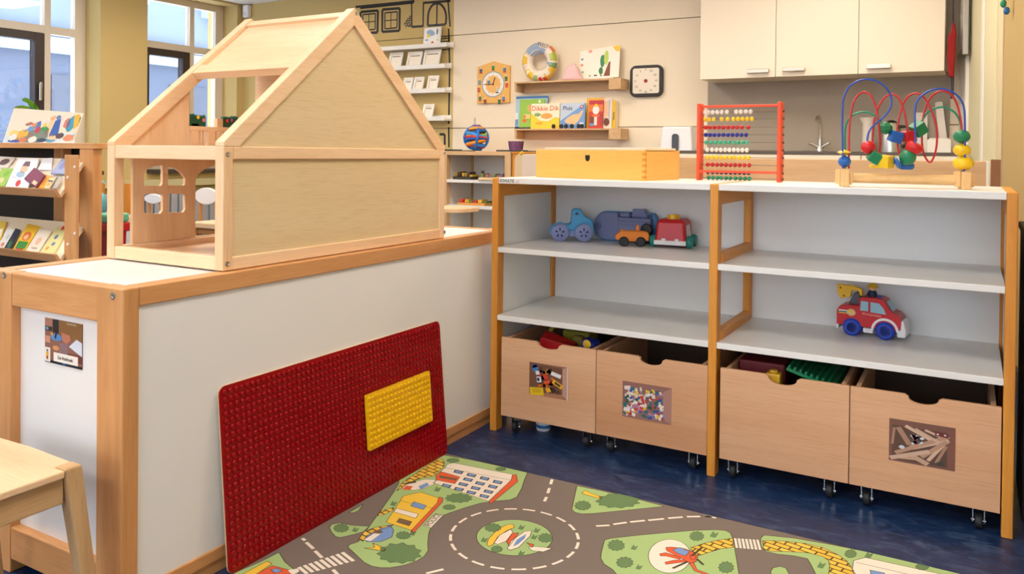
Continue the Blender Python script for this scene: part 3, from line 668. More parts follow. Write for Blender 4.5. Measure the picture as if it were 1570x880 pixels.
# ================================================================== TOYS ON THE SHELVES
S1, S2 = 0.6091, 0.3856
def wheelmesh(r, w, cy, c, parent, mt, hub=None, name='wheel', holes=0, hm=None, side=-1):
    o = link(name, B().lathe([(0,-w/2),(r*.8,-w/2),(r,-w/2+w*.25),(r,w/2-w*.25),(r*.8,w/2),(0,w/2)], c, 24, (0,1,0)), mt, parent, world=False, smooth=40)
    if hub:
        b = B(); y = c[1]+side*w/2
        b.lathe([(r*.62,0),(r*.62,.0012),(r*.5,.0012),(r*.5,0)], (c[0], y, c[2]), 20, (0,side,0))
        link('hub', b, hub, o, world=False, smooth=40)
    if holes:
        b = B(); y = c[1]+side*(w/2+.0004)
        for k in range(holes):
            q = 2*math.pi*k/holes+.3; x, z = c[0]+r*.36*math.cos(q), c[2]+r*.36*math.sin(q)
            e = Vector((math.cos(q), 0, math.sin(q))); g = Vector((-math.sin(q), 0, math.cos(q))); C = Vector((x, y, z))
            b.poly([C+e*r*.17+g*r*.14, C+e*r*.17-g*r*.14, C-e*r*.17-g*r*.05, C-e*r*.17+g*r*.05])
        link('spoke_hole', b, hm, o, world=False, flip=False)
    return o
# blue truck
t = thing('toy_truck', 'sky-blue toy pickup truck with lavender wheels on the upper shelf', 'toy truck', (-1.232, 2.640, S1), 0.45)
BL = mat('sky_blue_plastic', (70, 160, 210), 0.4); LAV = mat('lavender_plastic', (140, 150, 196), 0.45); LAV2 = mat('grey_lavender_plastic', (112, 122, 164), 0.45); NV = plain((36, 44, 96))
link('body', B().prism([(-.078,.036),(-.074,.052),(-.062,.060),(-.012,.060),(-.004,.064),(-.002,.108),(.004,.115),(.026,.115),(.034,.108),(.045,.088),(.066,.080),(.074,.068),(.076,.04)], 'y', -.03, .03), BL, t, world=False, bev=.005)
link('chassis', B().prism([(-.080,.022),(-.080,.040),(.079,.042),(.079,.022),(.07,.016),(-.07,.016)], 'y', -.027, .027), LAV, t, world=False, bev=.003)
link('cab_window', B().prism([(.008,.094),(.017,.104),(.026,.094)], 'y', -.0305, .0305), NV, t, world=False)
for x in (-.042, .042):
    for s in (-1, 1): wheelmesh(.031, .018, 0, (x, s*.034, .031), t, LAV, holes=5, hm=NV, side=s)
    b = B().prism([(x+.036*math.cos(q), .031+.036*math.sin(q)) for q in [math.pi*k/12 for k in range(13)]]+[(x-.033*math.cos(q), .031+.033*math.sin(q)) for q in [math.pi*k/12 for k in range(13)]], 'y', -.036, -.03)
    link('wheel_arch', b, BL, t, world=False)
# ferry leaning upright against the back panel
t = thing('toy_ferry', 'grey-blue toy ferry boat standing on its side behind the orange buggy', 'toy boat', (-1.058, 2.714, S1), 0.0, rot=(-0.06, 0, 0))
hull = [(-.118+.05*(1-math.sin(q)), .052-.05*math.cos(q)) for q in [math.pi*k/10 for k in range(11)]]
hull = [(-.07-.048*math.sin(q), .053-.053*math.cos(q)) for q in [math.pi*k/12 for k in range(13)]]+[(.105,.106),(.118,.09),(.118,.015),(.105,0)]
link('hull', B().prism(hull[::-1], 'y', -.012, .012), mat('steel_blue_plastic', (70,130,180),.4), t, world=False, bev=.004)
deck = [(-.07-.043*math.sin(q), .053-.048*math.cos(q)) for q in [math.pi*k/12 for k in range(13)]]+[(-.02,.101),(-.02,.005)]
link('deck', B().prism(deck[::-1], 'y', -.02, -.010), LAV2, t, world=False, bev=.002)
link('superstructure', B().box(-.018,.104,-.034,-.010,.004,.086).box(-.018,.1,-.028,-.012,.088,.102), LAV2, t, world=False, bev=.003)
link('rail_line', B().box(-.018,.104,-.0365,-.034,.070,.076).box(-.018,.104,-.0365,-.034,.06,.063), mat('lavender_shade', (96,104,146),.45), t, world=False)
link('funnel', B().prism([(.03,.094),(.034,.118),(.074,.118),(.084,.094)], 'y', -.03, .004), LAV2, t, world=False, bev=.004)
link('window_slot', B().box(-.02,-.012,-.030,-.011,.086,.1).box(.024,.03,-.0345,-.012,.086,.104).box(.088,.096,-.0345,-.012,.086,.1), NV, t, world=False)
link('porthole', B().lathe([(.0135,0),(.0135,.003),(.009,.003),(.008,0),(0,.0005)], (-.098,-.02,.052), 20, (0,-1,0)), mat('lavender_shade', (96,104,146),.45), t, world=False, smooth=40)
# orange buggy
t = thing('toy_buggy', 'small orange toy buggy with black wheels in front of the ferry', 'toy car', (-0.992, 2.606, S1), 0.42)
OR = mat('orange_plastic', (238, 134, 24), 0.38)
link('body', B().prism([(-.056,.022),(-.056,.036),(-.044,.046),(-.034,.052),(.014,.052),(.05,.050),(.056,.040),(.056,.02),(.03,.016),(-.03,.016)], 'y', -.022, .022), OR, t, world=False, bev=.004)
link('seat_back', B().prism([(-.04,.048),(-.038,.058),(-.033,.058),(-.028,.048)], 'y', -.018, .018).prism([(.011,.05),(.015,.072),(.022,.072),(.024,.05)], 'y', -.008, .008), OR, t, world=False, bev=.002)
link('spare_wheel', B().lathe([(0,-.007),(.018,-.007),(.022,0),(.018,.007),(0,.007)], (.05,.012,.054), 20, (.4,.9,0)), BLACK, t, world=False, smooth=40)
for x in (-.028, .028):
    for s in (-1, 1): wheelmesh(.0165, .012, 0, (x, s*.023, .0165), t, BLACK, side=s)
# red car seen from the back
t = thing('toy_car', 'chunky red toy car with yellow roof light at the right of the upper shelf', 'toy car', (-0.868, 2.672, S1), 0.1)
RC = mat('toy_red', (196, 16, 26), 0.35); TE = mat('teal_plastic', (20, 132, 120), 0.4); WP = mat('toy_white', (236, 234, 236), 0.4)
link('body', B().hexa([(-.052,-.06,.016),(.052,-.06,.016),(.052,.06,.016),(-.052,.06,.016),(-.046,-.052,.090),(.046,-.052,.090),(.046,.052,.090),(-.046,.052,.090)]), RC, t, world=False, bev=.008)
link('roof', B().box(-.041,.041,-.046,.046,.086,.094), RC, t, world=False, bev=.004)
link('roof_light', B().lathe([(0,0),(.021,0),(.02,.015),(0,.017)], (.0,-.01,.0935), 20), YEL, t, world=False, smooth=40)
link('bumper', B().box(-.053,.053,-.065,-.054,.010,.025).box(-.028,-.014,-.0645,-.055,.024,.032).box(.016,.03,-.0645,-.055,.024,.032), WP, t, world=False, bev=.002)
link('side_window', B().hexa([(.0525,-.035,.03),(.0535,-.035,.03),(.0535,.03,.03),(.0525,.03,.03),(.0455,-.03,.08),(.0465,-.03,.08),(.0465,.025,.08),(.0455,.025,.08)]), WP, t, world=False)
for y in (-.038, .038):
    for s in (-1, 1): link('wheel', B().lathe([(0,-.009),(.017,-.009),(.0205,-.003),(.0205,.003),(.017,.009),(0,.009)], (s*.06, y, .0205), 20, (1,0,0)), TE, t, world=False, smooth=40)
# fire engine on the lower shelf
t = thing('toy_fire_engine', 'red toy fire engine with blue wheels and yellow ladder arm', 'toy truck', (-0.248, 2.655, S2), -0.1)
BLUE = mat('deep_blue_plastic', (20, 60, 176), 0.38)
link('body', B().prism([(-.096,.030),(-.096,.072),(-.088,.086),(-.07,.090),(-.036,.091),(-.034,.090),(-.034,.112),(-.026,.118),(.022,.118),(.036,.112),(.056,.082),(.07,.076),(.080,.064),(.084,.03)], 'y', -.037, .037), RC, t, world=False, bev=.006)
link('rear_bumper', B().prism([(-.099,.016),(-.099,.034),(-.09,.034),(-.09,.016)], 'y', -.036, .036), WP, t, world=False, bev=.003)
link('side_skirt', B().prism([(-.022,.014),(-.022,.028),(.006,.028),(.006,.014)], 'y', -.039, .039), WP, t, world=False, bev=.003)
link('front_bumper', B().prism([(.070,.012),(.070,.030),(.079,.034),(.081,.062),(.088,.058),(.094,.03),(.092,.012)], 'y', -.038, .038), WP, t, world=False, bev=.003)
WB = mat('toy_window_blue', (150, 190, 206), 0.3)
for s in (-1, 1):
    y0_ = s*.0372
    b = B()
    for pts in ([(-.03,.078),(-.008,.078),(-.008,.106),(-.028,.106)], [(-.002,.076),(.04,.074),(.034,.09),(.022,.104),(-.002,.106)]): b.prism(pts, 'y', y0_-.0006, y0_+.0006)
    link('side_window', b, WB, t, world=False)
    b = B().prism([(.038+.037*math.cos(q), .026+.037*math.sin(q)) for q in [math.pi*k/12 for k in range(13)]]+[(.038-.0305*math.cos(q), .026+.0305*math.sin(q)) for q in [math.pi*k/12 for k in range(13)]], 'y', s*.036, s*.0405)
    link('wheel_arch', b, WP, t, world=False)
link('windscreen', B().hexa([(.0560,-.029,.084),(.0575,-.029,.0845),(.0575,.029,.0845),(.0560,.029,.084),(.0395,-.027,.109),(.0410,-.027,.110),(.0410,.027,.110),(.0395,.027,.109)]), WB, t, world=False)
for x in (-.052, .038):
    for s in (-1, 1): wheelmesh(.0262, .02, 0, (x, s*.034, .0262), t, BLUE, hub=mat('blue_hub', (16,48,150),.4), side=s)
link('arm_base', B().prism([(-.066,.09),(-.054,.124),(-.04,.128),(-.034,.12),(-.032,.09)], 'y', -.02, .02), plain((84,84,92)), t, world=False, bev=.003)
link('ladder_arm', B().prism([(-.098,.120),(-.102,.142),(-.098,.147),(-.05,.146),(-.030,.138),(-.028,.118),(-.034,.118),(-.04,.132),(-.058,.132),(-.062,.112),(-.09,.104)], 'y', -.02, -.004), mat('toy_yellow', (238,186,24),.38), t, world=False, bev=.002)
link('rivet', B().lathe([(0,0),(.003,0),(.0026,.0016),(0,.002)], (-.09,-.02,.137), 10, (0,-1,0)).lathe([(0,0),(.003,0),(.0026,.0016),(0,.002)], (-.08,-.02,.114), 10, (0,-1,0)), plain((130,84,20)), t, world=False)
fg = link('driver_figure', B().lathe([(0,0),(.013,0),(.014,.008),(.009,.018),(0,.02)], (-.004,-.004,.118), 16), plain((26,40,70)), t, world=False, smooth=50)
link('face', B().sphere((-.002,-.006,.143), .0095), plain((236,186,140)), fg, world=False, smooth=60)
link('helmet', B().lathe([(0,.012),(.009,.009),(.012,.002),(.0165,0),(.0165,-.002),(0,-.002)], (-.002,-.005,.147), 18), mat('toy_yellow', (238,186,24),.38), fg, world=False, smooth=40)
link('beacon', B().box(.012,.024,-.012,.0,.117,.124), BLUE, t, world=False, bev=.002)
text(t, 'lettering', 'BRANDWEER', (.002,-.0375,.068), (1,0,-.06), (0,0,1), .0088, plain((236,170,160)), world=False)
printed(t, 'emblem', (-.094,-.0372,.05), (.06,0,0), (0,0,.034), [(R(.06,.6,.62,.72),(240,236,220),2),(R(.06,.6,.5,.62),(30,90,96),2),(R(.06,.6,.42,.5),(236,196,60),2),(blob(.66,.56,.22,.34,10,.15),(220,180,130),3),(blob(.6,.66,.1,.18,8,.2),(236,196,60),4)], world=False)

# ================================================================== ON TOP OF THE SHELF UNIT
T0 = ST+0.0003
# wooden box
rz = -0.197; BW, BD, BH = 0.430, 0.215, 0.094
fr = Vector((-0.8717, 2.392, T0)); ex = Vector((math.cos(rz), math.sin(rz), 0)); ey = Vector((-math.sin(rz), math.cos(rz), 0))
t = thing('wooden_box', 'wide honey-yellow wooden box with finger hole on the toy shelf', 'box', fr-ex*BW/2+ey*BD/2, rz)
hw, hd = BW/2, BD/2
front = rrect(-hw, hw, 0, BH, 0.001, 2)
link('front_panel', B().box(-hw, hw, -hd, -hd+.01, 0, BH), wood('pine', 0), t, world=False, bev=.001)
link('back_panel', B().box(-hw, hw, hd-.01, hd, 0, BH), wood('pine', 0), t, world=False, bev=.001)
link('side_panel', B().box(hw-.01, hw-.0, -hd+.01, hd-.01, 0, BH-.002), wood('pine', 1), t, world=False)
link('side_panel', B().box(-hw, -hw+.01, -hd+.01, hd-.01, 0, BH-.002), wood('pine', 1), t, world=False)
link('bottom_panel', B().box(-hw+.01, hw-.01, -hd+.01, hd-.01, 0, .006), wood('pine', 0), t, world=False)
link('finger_hole', B().prism([(-.009,.077),(-.009,.068)]+[(-.009*math.cos(q), .068-.011*math.sin(q)) for q in [math.pi*k/8 for k in range(1,8)]]+[(.009,.068),(.009,.077)], 'y', -hd-.0006, -hd+.002), plain((30,20,12)), t, world=False)
b = B()
for k in range(5): b.box(hw-.0102, hw+.0004, -hd-.0003, -hd+.0102, .006+k*.018, .015+k*.018)
link('finger_joint', b, wood('honey', 1), t, world=False)
t2 = thing('board_lid', 'pale thin board lying on top of the wooden box', 'board', fr-ex*BW/2+ey*BD/2+Vector((0,0,BH)), rz)
link('board', B().box(-.19,.205,-.09,.1,0,.008), mat('pale_board', (244,230,206),.5), t2, world=False, bev=.001)

# abacus
AY = 2.62
def A_(x, y): p = oy(1060+x/6.519, 150+y/6.519, AY); return p
t = thing('abacus', 'orange-red abacus frame with ten rows of coloured beads', 'abacus', (-0.637, AY, T0))
ORD = mat('orange_red_paint', (232, 74, 28), 0.38); WIRE = mat('steel_wire', (120, 112, 104), 0.35, 1.0)
xa0, xa1 = A_(68,450).x, A_(103,450).x; xb0, xb1 = A_(868,450).x, A_(908,450).x
bx(t, 'upright', xa0, xa1, AY-.02, AY+.026, T0, A_(85,60).z, ORD, .003); bx(t, 'upright', xb0, xb1, AY-.02, AY+.026, T0, A_(885,40).z, ORD, .003)
zt_ = A_(480,84).z; bx(t, 'top_bar', xa1-.002, xb0+.002, AY-.012, AY-.004, zt_-.004, zt_+.004, ORD, .002)
zl = A_(480,740).z; bx(t, 'lower_bar', xa1-.002, xb0+.002, AY-.019, AY-.011, zl-.004, zl+.004, ORD, .002)
rows = [(140,(236,228,220),[135,170,212,258,303,355,447,493,543,592]), (212,(240,200,20),[135,178,222,303,362,420,465,512,558,605]), (294,(196,16,24),[145,185,230,275,320,366,412,458,505,570]),
        (370,(16,32,140),[145,187,230,275,320,365,410,455,500,548]), (446,(60,170,130),[150,195,240,285,330,375,420,465,510,555]), (522,(236,228,220),[160,205,250,293,337,380,424,467,510,555]),
        (597,(240,200,20),[160,205,250,295,340,385,430,475,522,570]), (672,(186,14,22),[165,210,255,300,345,390,436,482,530,578]), (748,(24,24,100),[165,212,258,302,347,392,437,482,528,572]), (813,(30,140,100),[172,215,260,300,345,388,440,487,535,580])]
bead_me = None
zr = [A_(500, r[0]).z for r in rows]; zr[-1] = max(zr[-1], T0+.0085)
link('rod_end', None or (lambda b: ([b.cyl((xb1,AY+.004,z),(xb1+.005,AY+.004,z),.0035,8) for z in zr], b)[1])(B()), plain((110,70,40)), t)
for (ry, c, xs), z in zip(rows, zr):
    link('rod', B().cyl((xa0+.004,AY,z),(xb1-.004,AY,z),.0011,6), WIRE, t)
    bm_m = mat('bead_%d_%d_%d' % c, c, .3, coat=.2)
    src = None
    for x in xs:
        X = A_(x, ry).x
        if src is None:
            src = link('bead', B().sphere((0,0,0), (.0066,.0074,.0074), 12, 8), bm_m, t, smooth=60, world=False)
            src.location = Vector((X, AY, z))-Vector(t.location)
        else:
            o = src.copy(); COL.objects.link(o); o.location = Vector((X, AY, z))-Vector(t.location); o.parent = t

# bead maze
ML, MR = Vector((-0.302, 2.395, 0)), Vector((-0.018, 2.45, 0)); md_ = (MR-ML).normalized(); mn = Vector((md_.y, -md_.x, 0))   # mn towards the viewer
def Mz(x, y, n=0.0):
    d = ray(1270+x/4.757, 110+y/4.757); A = ML+mn*n; tt = mn.dot(A-EYE)/mn.dot(d); return EYE+d*tt
t = thing('bead_maze', 'wooden bead maze with looping blue red and green wires', 'bead maze', ((ML+MR)/2)+Vector((0,0,T0)))
def mblock(c):
    b = B(); e1, e2 = md_, mn
    def bb(a0,a1,n0,n1,z0,z1): b.hexa([c+e1*a+e2*n+Vector((0,0,z)) for z in (z0,z1) for a,n in ((a0,n0),(a1,n0),(a1,n1),(a0,n1))])
    bb(-.011,.011,-.03,.03,T0,T0+.046); bb(-.022,-.011,-.018,.018,T0+.006,T0+.046); bb(.011,.02,-.018,.018,T0+.006,T0+.040)
    return link('end_block', b, wood('maple', 2), t, bev=.002)
mblock(ML); mblock(MR)
link('dowel', B().cyl(ML+Vector((0,0,T0+.024)), MR+Vector((0,0,T0+.024)), .0125, 20), wood('maple', 0), t, smooth=40)
def cat(P, n=6):   # smooth curve through the points
    o = []
    for i in range(len(P)-1):
        p0, p1, p2, p3 = P[max(i-1,0)], P[i], P[i+1], P[min(i+2, len(P)-1)]
        for k in range(n):
            s = k/n; o.append(0.5*((2*p1)+(p2-p0)*s+(2*p0-5*p1+4*p2-p3)*s*s+(3*p1-p0-3*p2+p3)*s**3))
    return o+[P[-1]]
def wire(name, pts, m): return link(name, B().tube(cat([Mz(*p) for p in pts]), .0026, 8), m, t, smooth=60)
WBl, WRd, WGr = mat('wire_blue', (36,76,176),.3), mat('wire_red', (196,26,34),.3), mat('wire_green', (20,140,104),.3)
wire('blue_wire', [(105,706,.012),(104,560,.012),(102,400,.012),(105,250,.012),(115,180,.012),(150,112,.012),(210,70,.012),(280,55,.012),(350,68,.012),(410,105,.012),(450,160,.012),(463,215,.012),(450,270,.012),(410,325,.012),(350,375,.014),(310,415,.016),(290,460,.016),(285,520,.018),(305,585,.02),(340,630,.02),(418,656,.02),(505,662,.02),(575,630,.02),(622,560,.02),(636,490,.018),(632,400,.014),(632,280,.012),(650,210,.012),(700,160,.012),(760,132,.012),(830,125,.012),(900,145,.012),(950,185,.012),(980,230,.012),(993,290,.012),(996,400,.012),(996,600,.012),(990,730,.012)], WBl)
wire('red_wire', [(150,706,-.006),(150,600,-.006),(152,450,-.01),(165,300,-.012),(195,200,-.012),(255,148,-.005),(305,170,.002),(340,235,.006),(360,320,.008),(374,430,.006),(378,540,.0),(365,610,-.008),(340,600,-.014),(322,520,-.018),(332,370,-.02),(365,260,-.02),(410,190,-.016),(465,163,-.008),(515,195,.0),(548,270,.004),(570,370,.006),(580,480,.004),(565,590,-.004),(540,620,-.01),(512,580,-.016),(503,490,-.02),(508,390,-.02),(532,275,-.02),(572,192,-.014),(632,157,-.006),(690,180,.0),(740,255,.006),(780,365,.008),(793,480,.008),(780,590,.004),(745,660,-.002),(708,625,-.008),(686,550,-.012),(683,460,-.016),(692,330,-.018),(722,230,-.016),(772,163,-.012),(830,140,-.008),(890,160,-.006),(935,230,-.006),(960,320,-.006),(974,420,-.006),(984,600,-.006),(984,730,-.006)], WRd)
wire('green_wire', [(122,706,-.018),(120,560,-.018),(123,420,-.018),(145,350,-.018),(190,310,-.018),(260,293,-.018),(320,308,-.018),(370,345,-.018),(415,410,-.018),(490,474,-.018),(585,470,-.018),(650,420,-.018),(690,345,-.018),(740,285,-.018),(820,258,-.018),(890,275,-.018),(940,320,-.018),(968,400,-.018),(976,560,-.018),(976,730,-.018)], WGr)
K = 0.37e-3
mb_r, mb_y, mb_b, mb_g = mat('bead_red', (206,24,30),.4), mat('bead_yellow', (242,200,30),.4), mat('bead_blue', (34,104,186),.4), mat('bead_green', (26,128,84),.4)
def ball(x, y, n, rx, rz_, m): link('bead', B().sphere(Mz(x, y, n), (rx*K, rx*K, rz_*K), 18, 12), m, t, smooth=60)
def cube(x, y, n, s, m, a=(0,0,0), bev=.0015):
    c = Mz(x, y, n); b = B().box(-s*K/2, s*K/2, -s*K/2, s*K/2, -s*K/2, s*K/2)
    from mathutils import Euler
    b.rot(Euler(a).to_matrix()); b.v = [v+c for v in b.v]; link('bead', b, m, t, bev=bev)
def disc(x, y, n, r, h, m, ax=(0,0,1), seg=20): link('bead', B().lathe([(0,-h*K/2),(r*K*.8,-h*K/2),(r*K,-h*K*.2),(r*K,h*K*.2),(r*K*.8,h*K/2),(0,h*K/2)], Mz(x, y, n), seg, ax), m, t, smooth=35)
ball(118,655,0,45,42,mb_b); link('bead', B().lathe([(0,-.008),(.01,-.004),(.0185,0),(.01,.004),(0,.008)], Mz(114,588,0), 24), mb_y, t, smooth=40)
ball(973,472,0,55,48,mb_g); ball(975,572,0,57,45,mb_y); ball(985,668,0,68,50,mb_y)
ball(290,552,.018,50,48,mb_r); cube(337,622,.02,78,mb_g,(.3,.55,.4)); disc(342,690,-.012,44,26,mb_y); cube(418,655,.02,88,mb_y,(.05,.12,-.45))
disc(502,665,.02,46,26,mb_b,(.8,.2,.4)); disc(570,688,-.01,52,50,mb_b); ball(578,625,.02,56,56,mb_g); disc(627,552,.02,58,64,mb_r,(.5,-.1,.85),14)
link('bead', B().sphere(Mz(418,412,-.018), 48*K, 8, 5), mb_g, t); cube(490,474,-.018,80,mb_b,(.2,.25,.5)); cube(588,470,-.018,78,mb_r,(.1,-.2,.5)); cube(655,418,-.018,86,mb_g,(.2,-.6,.6))

# ================================================================== PLAY RUG
ZR = 0.004
rg = thing('play_rug', 'children play rug printed with roads, roundabout and houses', 'rug', (-0.6, 1.4, 0))
bx(rg, 'rug_mat', -1.375, 0.16, 0.62, 2.055, 0, ZR, mat('rug_asphalt', (122, 108, 98), 0.85, bump=.25, bscale=500), .001)
c5 = lambda x, y: (340+x/3.413, 680+y/3.413)
c6 = lambda x, y: (640+x/3.413, 680+y/3.413)
c7 = lambda x, y: (1000+x/2.754, 720+y/2.754)
ident = lambda x, y: (x, y)
GR = mat('rug_green', (166, 192, 124), .85); LNW = mat('rug_white', (238, 224, 206), .85); BK = mat('rug_line', (70, 60, 40), .85)
DG = mat('rug_darkgreen', (104, 132, 84), .85); ORG = mat('rug_orange', (224, 92, 48), .85); YL = mat('rug_yellow', (238, 194, 62), .85); BLU = mat('rug_blue', (120, 150, 200), .85); BRN = mat('rug_brown', (120, 92, 66), .85)
def brickmat():
    m = bpy.data.materials.new('rug_brick_path'); m.use_nodes = True; nt = m.node_tree; b = nt.nodes['Principled BSDF']
    tc = nt.nodes.new('ShaderNodeTexCoord'); bk = nt.nodes.new('ShaderNodeTexBrick'); bk.inputs['Scale'].default_value = 14
    mp = nt.nodes.new('ShaderNodeMapping'); mp.inputs['Rotation'].default_value = (0,0,.2); nt.links.new(tc.outputs['Object'], mp.inputs['Vector'])
    bk.inputs['Color1'].default_value = lin((240,200,80)); bk.inputs['Color2'].default_value = lin((228,180,56)); bk.inputs['Mortar'].default_value = lin((96,72,24)); bk.inputs['Mortar Size'].default_value = .03
    nt.links.new(mp.outputs['Vector'], bk.inputs['Vector']); nt.links.new(bk.outputs['Color'], b.inputs['Base Color']); b.inputs['Roughness'].default_value = .85
    return m
BRK = brickmat()
PRT = {}; NP = [0]
def uniq(g): NP[0] += 1; return '%s#%d' % (g, NP[0])
def clip(P):   # keep the print on the rug
    for ax, lim, sg in ((0, -1.374, 1), (0, 0.159, -1), (1, 0.621, 1), (1, 2.0545, -1)):
        o = []
        for i in range(len(P)):
            a, b = P[i-1], P[i]; ia, ib = (a[ax]-lim)*sg >= 0, (b[ax]-lim)*sg >= 0
            if ia != ib: o.append(a.lerp(b, (lim-a[ax])/(b[ax]-a[ax])))
            if ib: o.append(b)
        P = o
        if len(P) < 3: return []
    return P
def rp_(grp, poly, m, lay, cs=None):
    pts = [oz(*cs(*p), ZR) for p in poly] if cs else [Vector((p[0], p[1], ZR)) for p in poly]
    pts = clip(pts)
    if len(pts) < 3: return
    PRT.setdefault(grp, []).append(([v+Vector((0,0,.00012*lay)) for v in pts], m))
def outline(grp, poly, cs, lay, w=.0018, closed=True):
    P = [oz(*cs(*p), ZR) for p in poly] if cs else [Vector((p[0], p[1], ZR)) for p in poly]
    n = len(P)
    for i in range(n if closed else n-1): rp_(grp, seg2(P[i], P[(i+1) % n], w), BK, lay)
def grass(poly, cs):
    g = uniq('grass_print'); rp_(g, poly, GR, 1, cs); outline(g, poly, cs, 2)
grass([(1100,40),(1154,60),(1300,85),(1440,115),(1599,152),(1584,190),(1569,235),(1544,280),(1510,294),(1420,302),(1354,312),(1274,335),(1194,362),(1134,387),(1099,425),(1083,470),(1078,520),(1080,560),(1060,590),(1020,615),(960,636),(880,650),(830,650),(785,642),(745,622),(700,580),(660,542),(668,530),(715,514),(775,430),(840,340),(900,255),(925,212),(940,120)], c5)
grass([(563,440),(575,424),(615,416),(680,428),(772,434),(740,462),(690,476),(620,492),(595,486),(575,465)], c5)
grass([(665,362),(740,318),(715,352),(690,362)], c5)
grass([(200,620),(300,570),(330,620),(385,665),(420,700),(420,760),(60,760),(60,680)], c5)
grass([(835,222),(960,247),(1130,287),(1290,328),(1200,338),(1060,352),(930,365),(860,368),(825,360),(808,345),(815,310),(825,265)], c6)
grass([(927,828),(936,825.6),(977,821),(1021,817),(1065,813.3),(1097,812.4),(1112.6,813.7),(1119.8,817.3),(1125.3,829),(1127,843.5),(1133,880),(1142,930),(960,930),(945,880),(939,873),(926,864.6),(921,855.8),(922,847),(925.7,832.4)], ident)
grass([(458,290),(472,277),(600,290),(760,318),(960,358),(1140,398),(1320,441),(1360,452),(1360,620),(760,620),(715,520),(690,441),(672,405),(655,376),(600,364),(530,357),(480,345),(462,328),(458,310)], c7)
grass([(500,430),(510,415),(540,409),(565,417),(578,441),(590,500),(510,500)], c7)
CCX, CCY = -0.9313, 1.6932
isl = circ(CCX, CCY, .0905, 40); g_ = uniq('grass_print'); rp_(g_, isl, GR, 1); outline(g_, isl, None, 2)
for k in range(20):
    a0 = 2*math.pi*(k+.1)/20+.12; a1 = a0+2*math.pi*.68/20
    ring_ = circ(CCX, CCY, .1555, 5, None, a0, a1)+circ(CCX, CCY, .1485, 5, None, a0, a1)[::-1]
    rp_(uniq('road_marking'), ring_, LNW, 2)
def dash(cs, x0, y0, x1, y1, w=.008): p, q = oz(*cs(x0,y0), ZR), oz(*cs(x1,y1), ZR); rp_(uniq('road_marking'), seg2(p, q, w), LNW, 2)
for d in ((705,188,697,213),(691,233,682,260),(676,280,664,303),(935,432,1005,428),(1025,423,1095,413),(1113,411,1190,403),(1208,402,1290,394),(1312,391,1388,385),(1410,383,1480,382),(1503,383,1540,385)): dash(c6, *d)
for d in ((222,198,270,204),): dash(c7, *d)
for d in ((422,496,436,508),(442,517,480,551),(488,562,525,598),(582,660,620,700),(1070,680,1160,658)): dash(c5, *d)
for k in range(9):
    a, b = k/9, (k+.62)/9
    L_ = lambda s: (395+(650-395)*s, 650+(563-650)*s); M_ = lambda s: (437+(710-437)*s, 684+(610-684)*s)
    rp_(uniq('road_marking'), [L_(a), L_(b), M_(b), M_(a)], LNW, 2, c5)
for k in range(7):
    a, b = k/7, (k+.62)/7
    L_ = lambda s: (345+110*s, 290+7*s); M_ = lambda s: (352+115*s, 330+10*s)
    rp_(uniq('road_marking'), [L_(a), L_(b), M_(b), M_(a)], LNW, 2, c7)
def path(poly, cs):
    g = uniq('brick_path_print'); rp_(g, poly, BRK, 3, cs); outline(g, poly, cs, 4)
path([(915,250),(945,205),(1040,140),(1120,88),(1150,82),(1165,100),(1160,125),(1130,150),(1110,170),(1050,180),(985,205)], c5)
path([(163,330),(220,312),(280,298),(340,290),(348,328),(290,335),(240,350),(195,365),(170,350)], c7)
path([(467,300),(560,303),(650,313),(720,330),(780,358),(820,385),(845,420),(862,450),(870,500),(740,500),(745,441),(750,410),(745,385),(720,368),(660,352),(580,347),(500,345),(470,338)], c7)
path([(715,505),(745,462),(800,440),(900,425),(880,440),(800,460),(740,512)], c5); path([(815,380),(835,352),(900,335),(895,350),(850,372)], c5)
def hs_(grp, poly, m, lay, cs): rp_(grp, poly, m, lay, cs); outline(grp, poly, cs, lay+1, .0015)
G = 'hotel_print'
hs_(G, [(155,110),(190,102),(500,163),(490,192),(145,128)], LNW, 3, c6); hs_(G, [(145,128),(490,192),(375,303),(200,245),(80,205),(110,190),(95,170)], LNW, 3, c6)
hs_(G, [(497,165),(517,163),(525,200),(385,316),(373,303),(490,192)], ORG, 4, c6); hs_(G, [(95,170),(125,148),(222,176),(195,212),(100,192)], ORG, 5, c6); rp_(G, [(118,168),(210,185),(200,195),(112,180)], BRN, 7, c6)
for x, y in ((215,150),(283,167),(352,184),(420,203),(265,190),(328,210),(395,227),(240,215),(305,235),(372,253),(153,222),(218,240),(282,258),(350,277)):
    rp_(G, [(x-18,y-12),(x+28,y-2),(x+16,y+12),(x-28,y+2)], BK, 6, c6); rp_(G, [(x-13,y-8),(x+20,y-1),(x+12,y+8),(x-20,y+1)], BLU, 7, c6)
G = 'yellow_house_print'
hs_(G, [(860,412),(950,275),(1040,255),(1135,285),(1128,312),(1000,457)], YL, 3, c5); hs_(G, [(1137,280),(1157,285),(1155,307),(1003,470),(990,458),(1127,312)], ORG, 5, c5)
outline(G, [(935,300),(1125,345)], c5, 5, .0012, False)
hs_(G, [(1005,305),(1070,325),(1055,347),(988,328)], BLU, 5, c5); hs_(G, [(915,340),(1030,370),(1015,392),(900,358)], LNW, 5, c5); hs_(G, [(930,392),(995,410),(980,432),(915,412)], BRN, 5, c5)
hs_(uniq('street_sign_print'), [(1120,367),(1160,375),(1095,443),(1055,430)], LNW, 3, c5)
G = 'car_print'
hs_(G, [(745,500),(770,478),(835,445),(885,432),(900,455),(890,490),(830,515),(760,515)], BLU, 4, c5); rp_(G, [(745,505),(800,470),(830,475),(780,512)], LNW, 6, c5); rp_(G, [(790,462),(830,452),(845,466),(800,478)], BRN, 6, c5)
G = uniq('car_print')
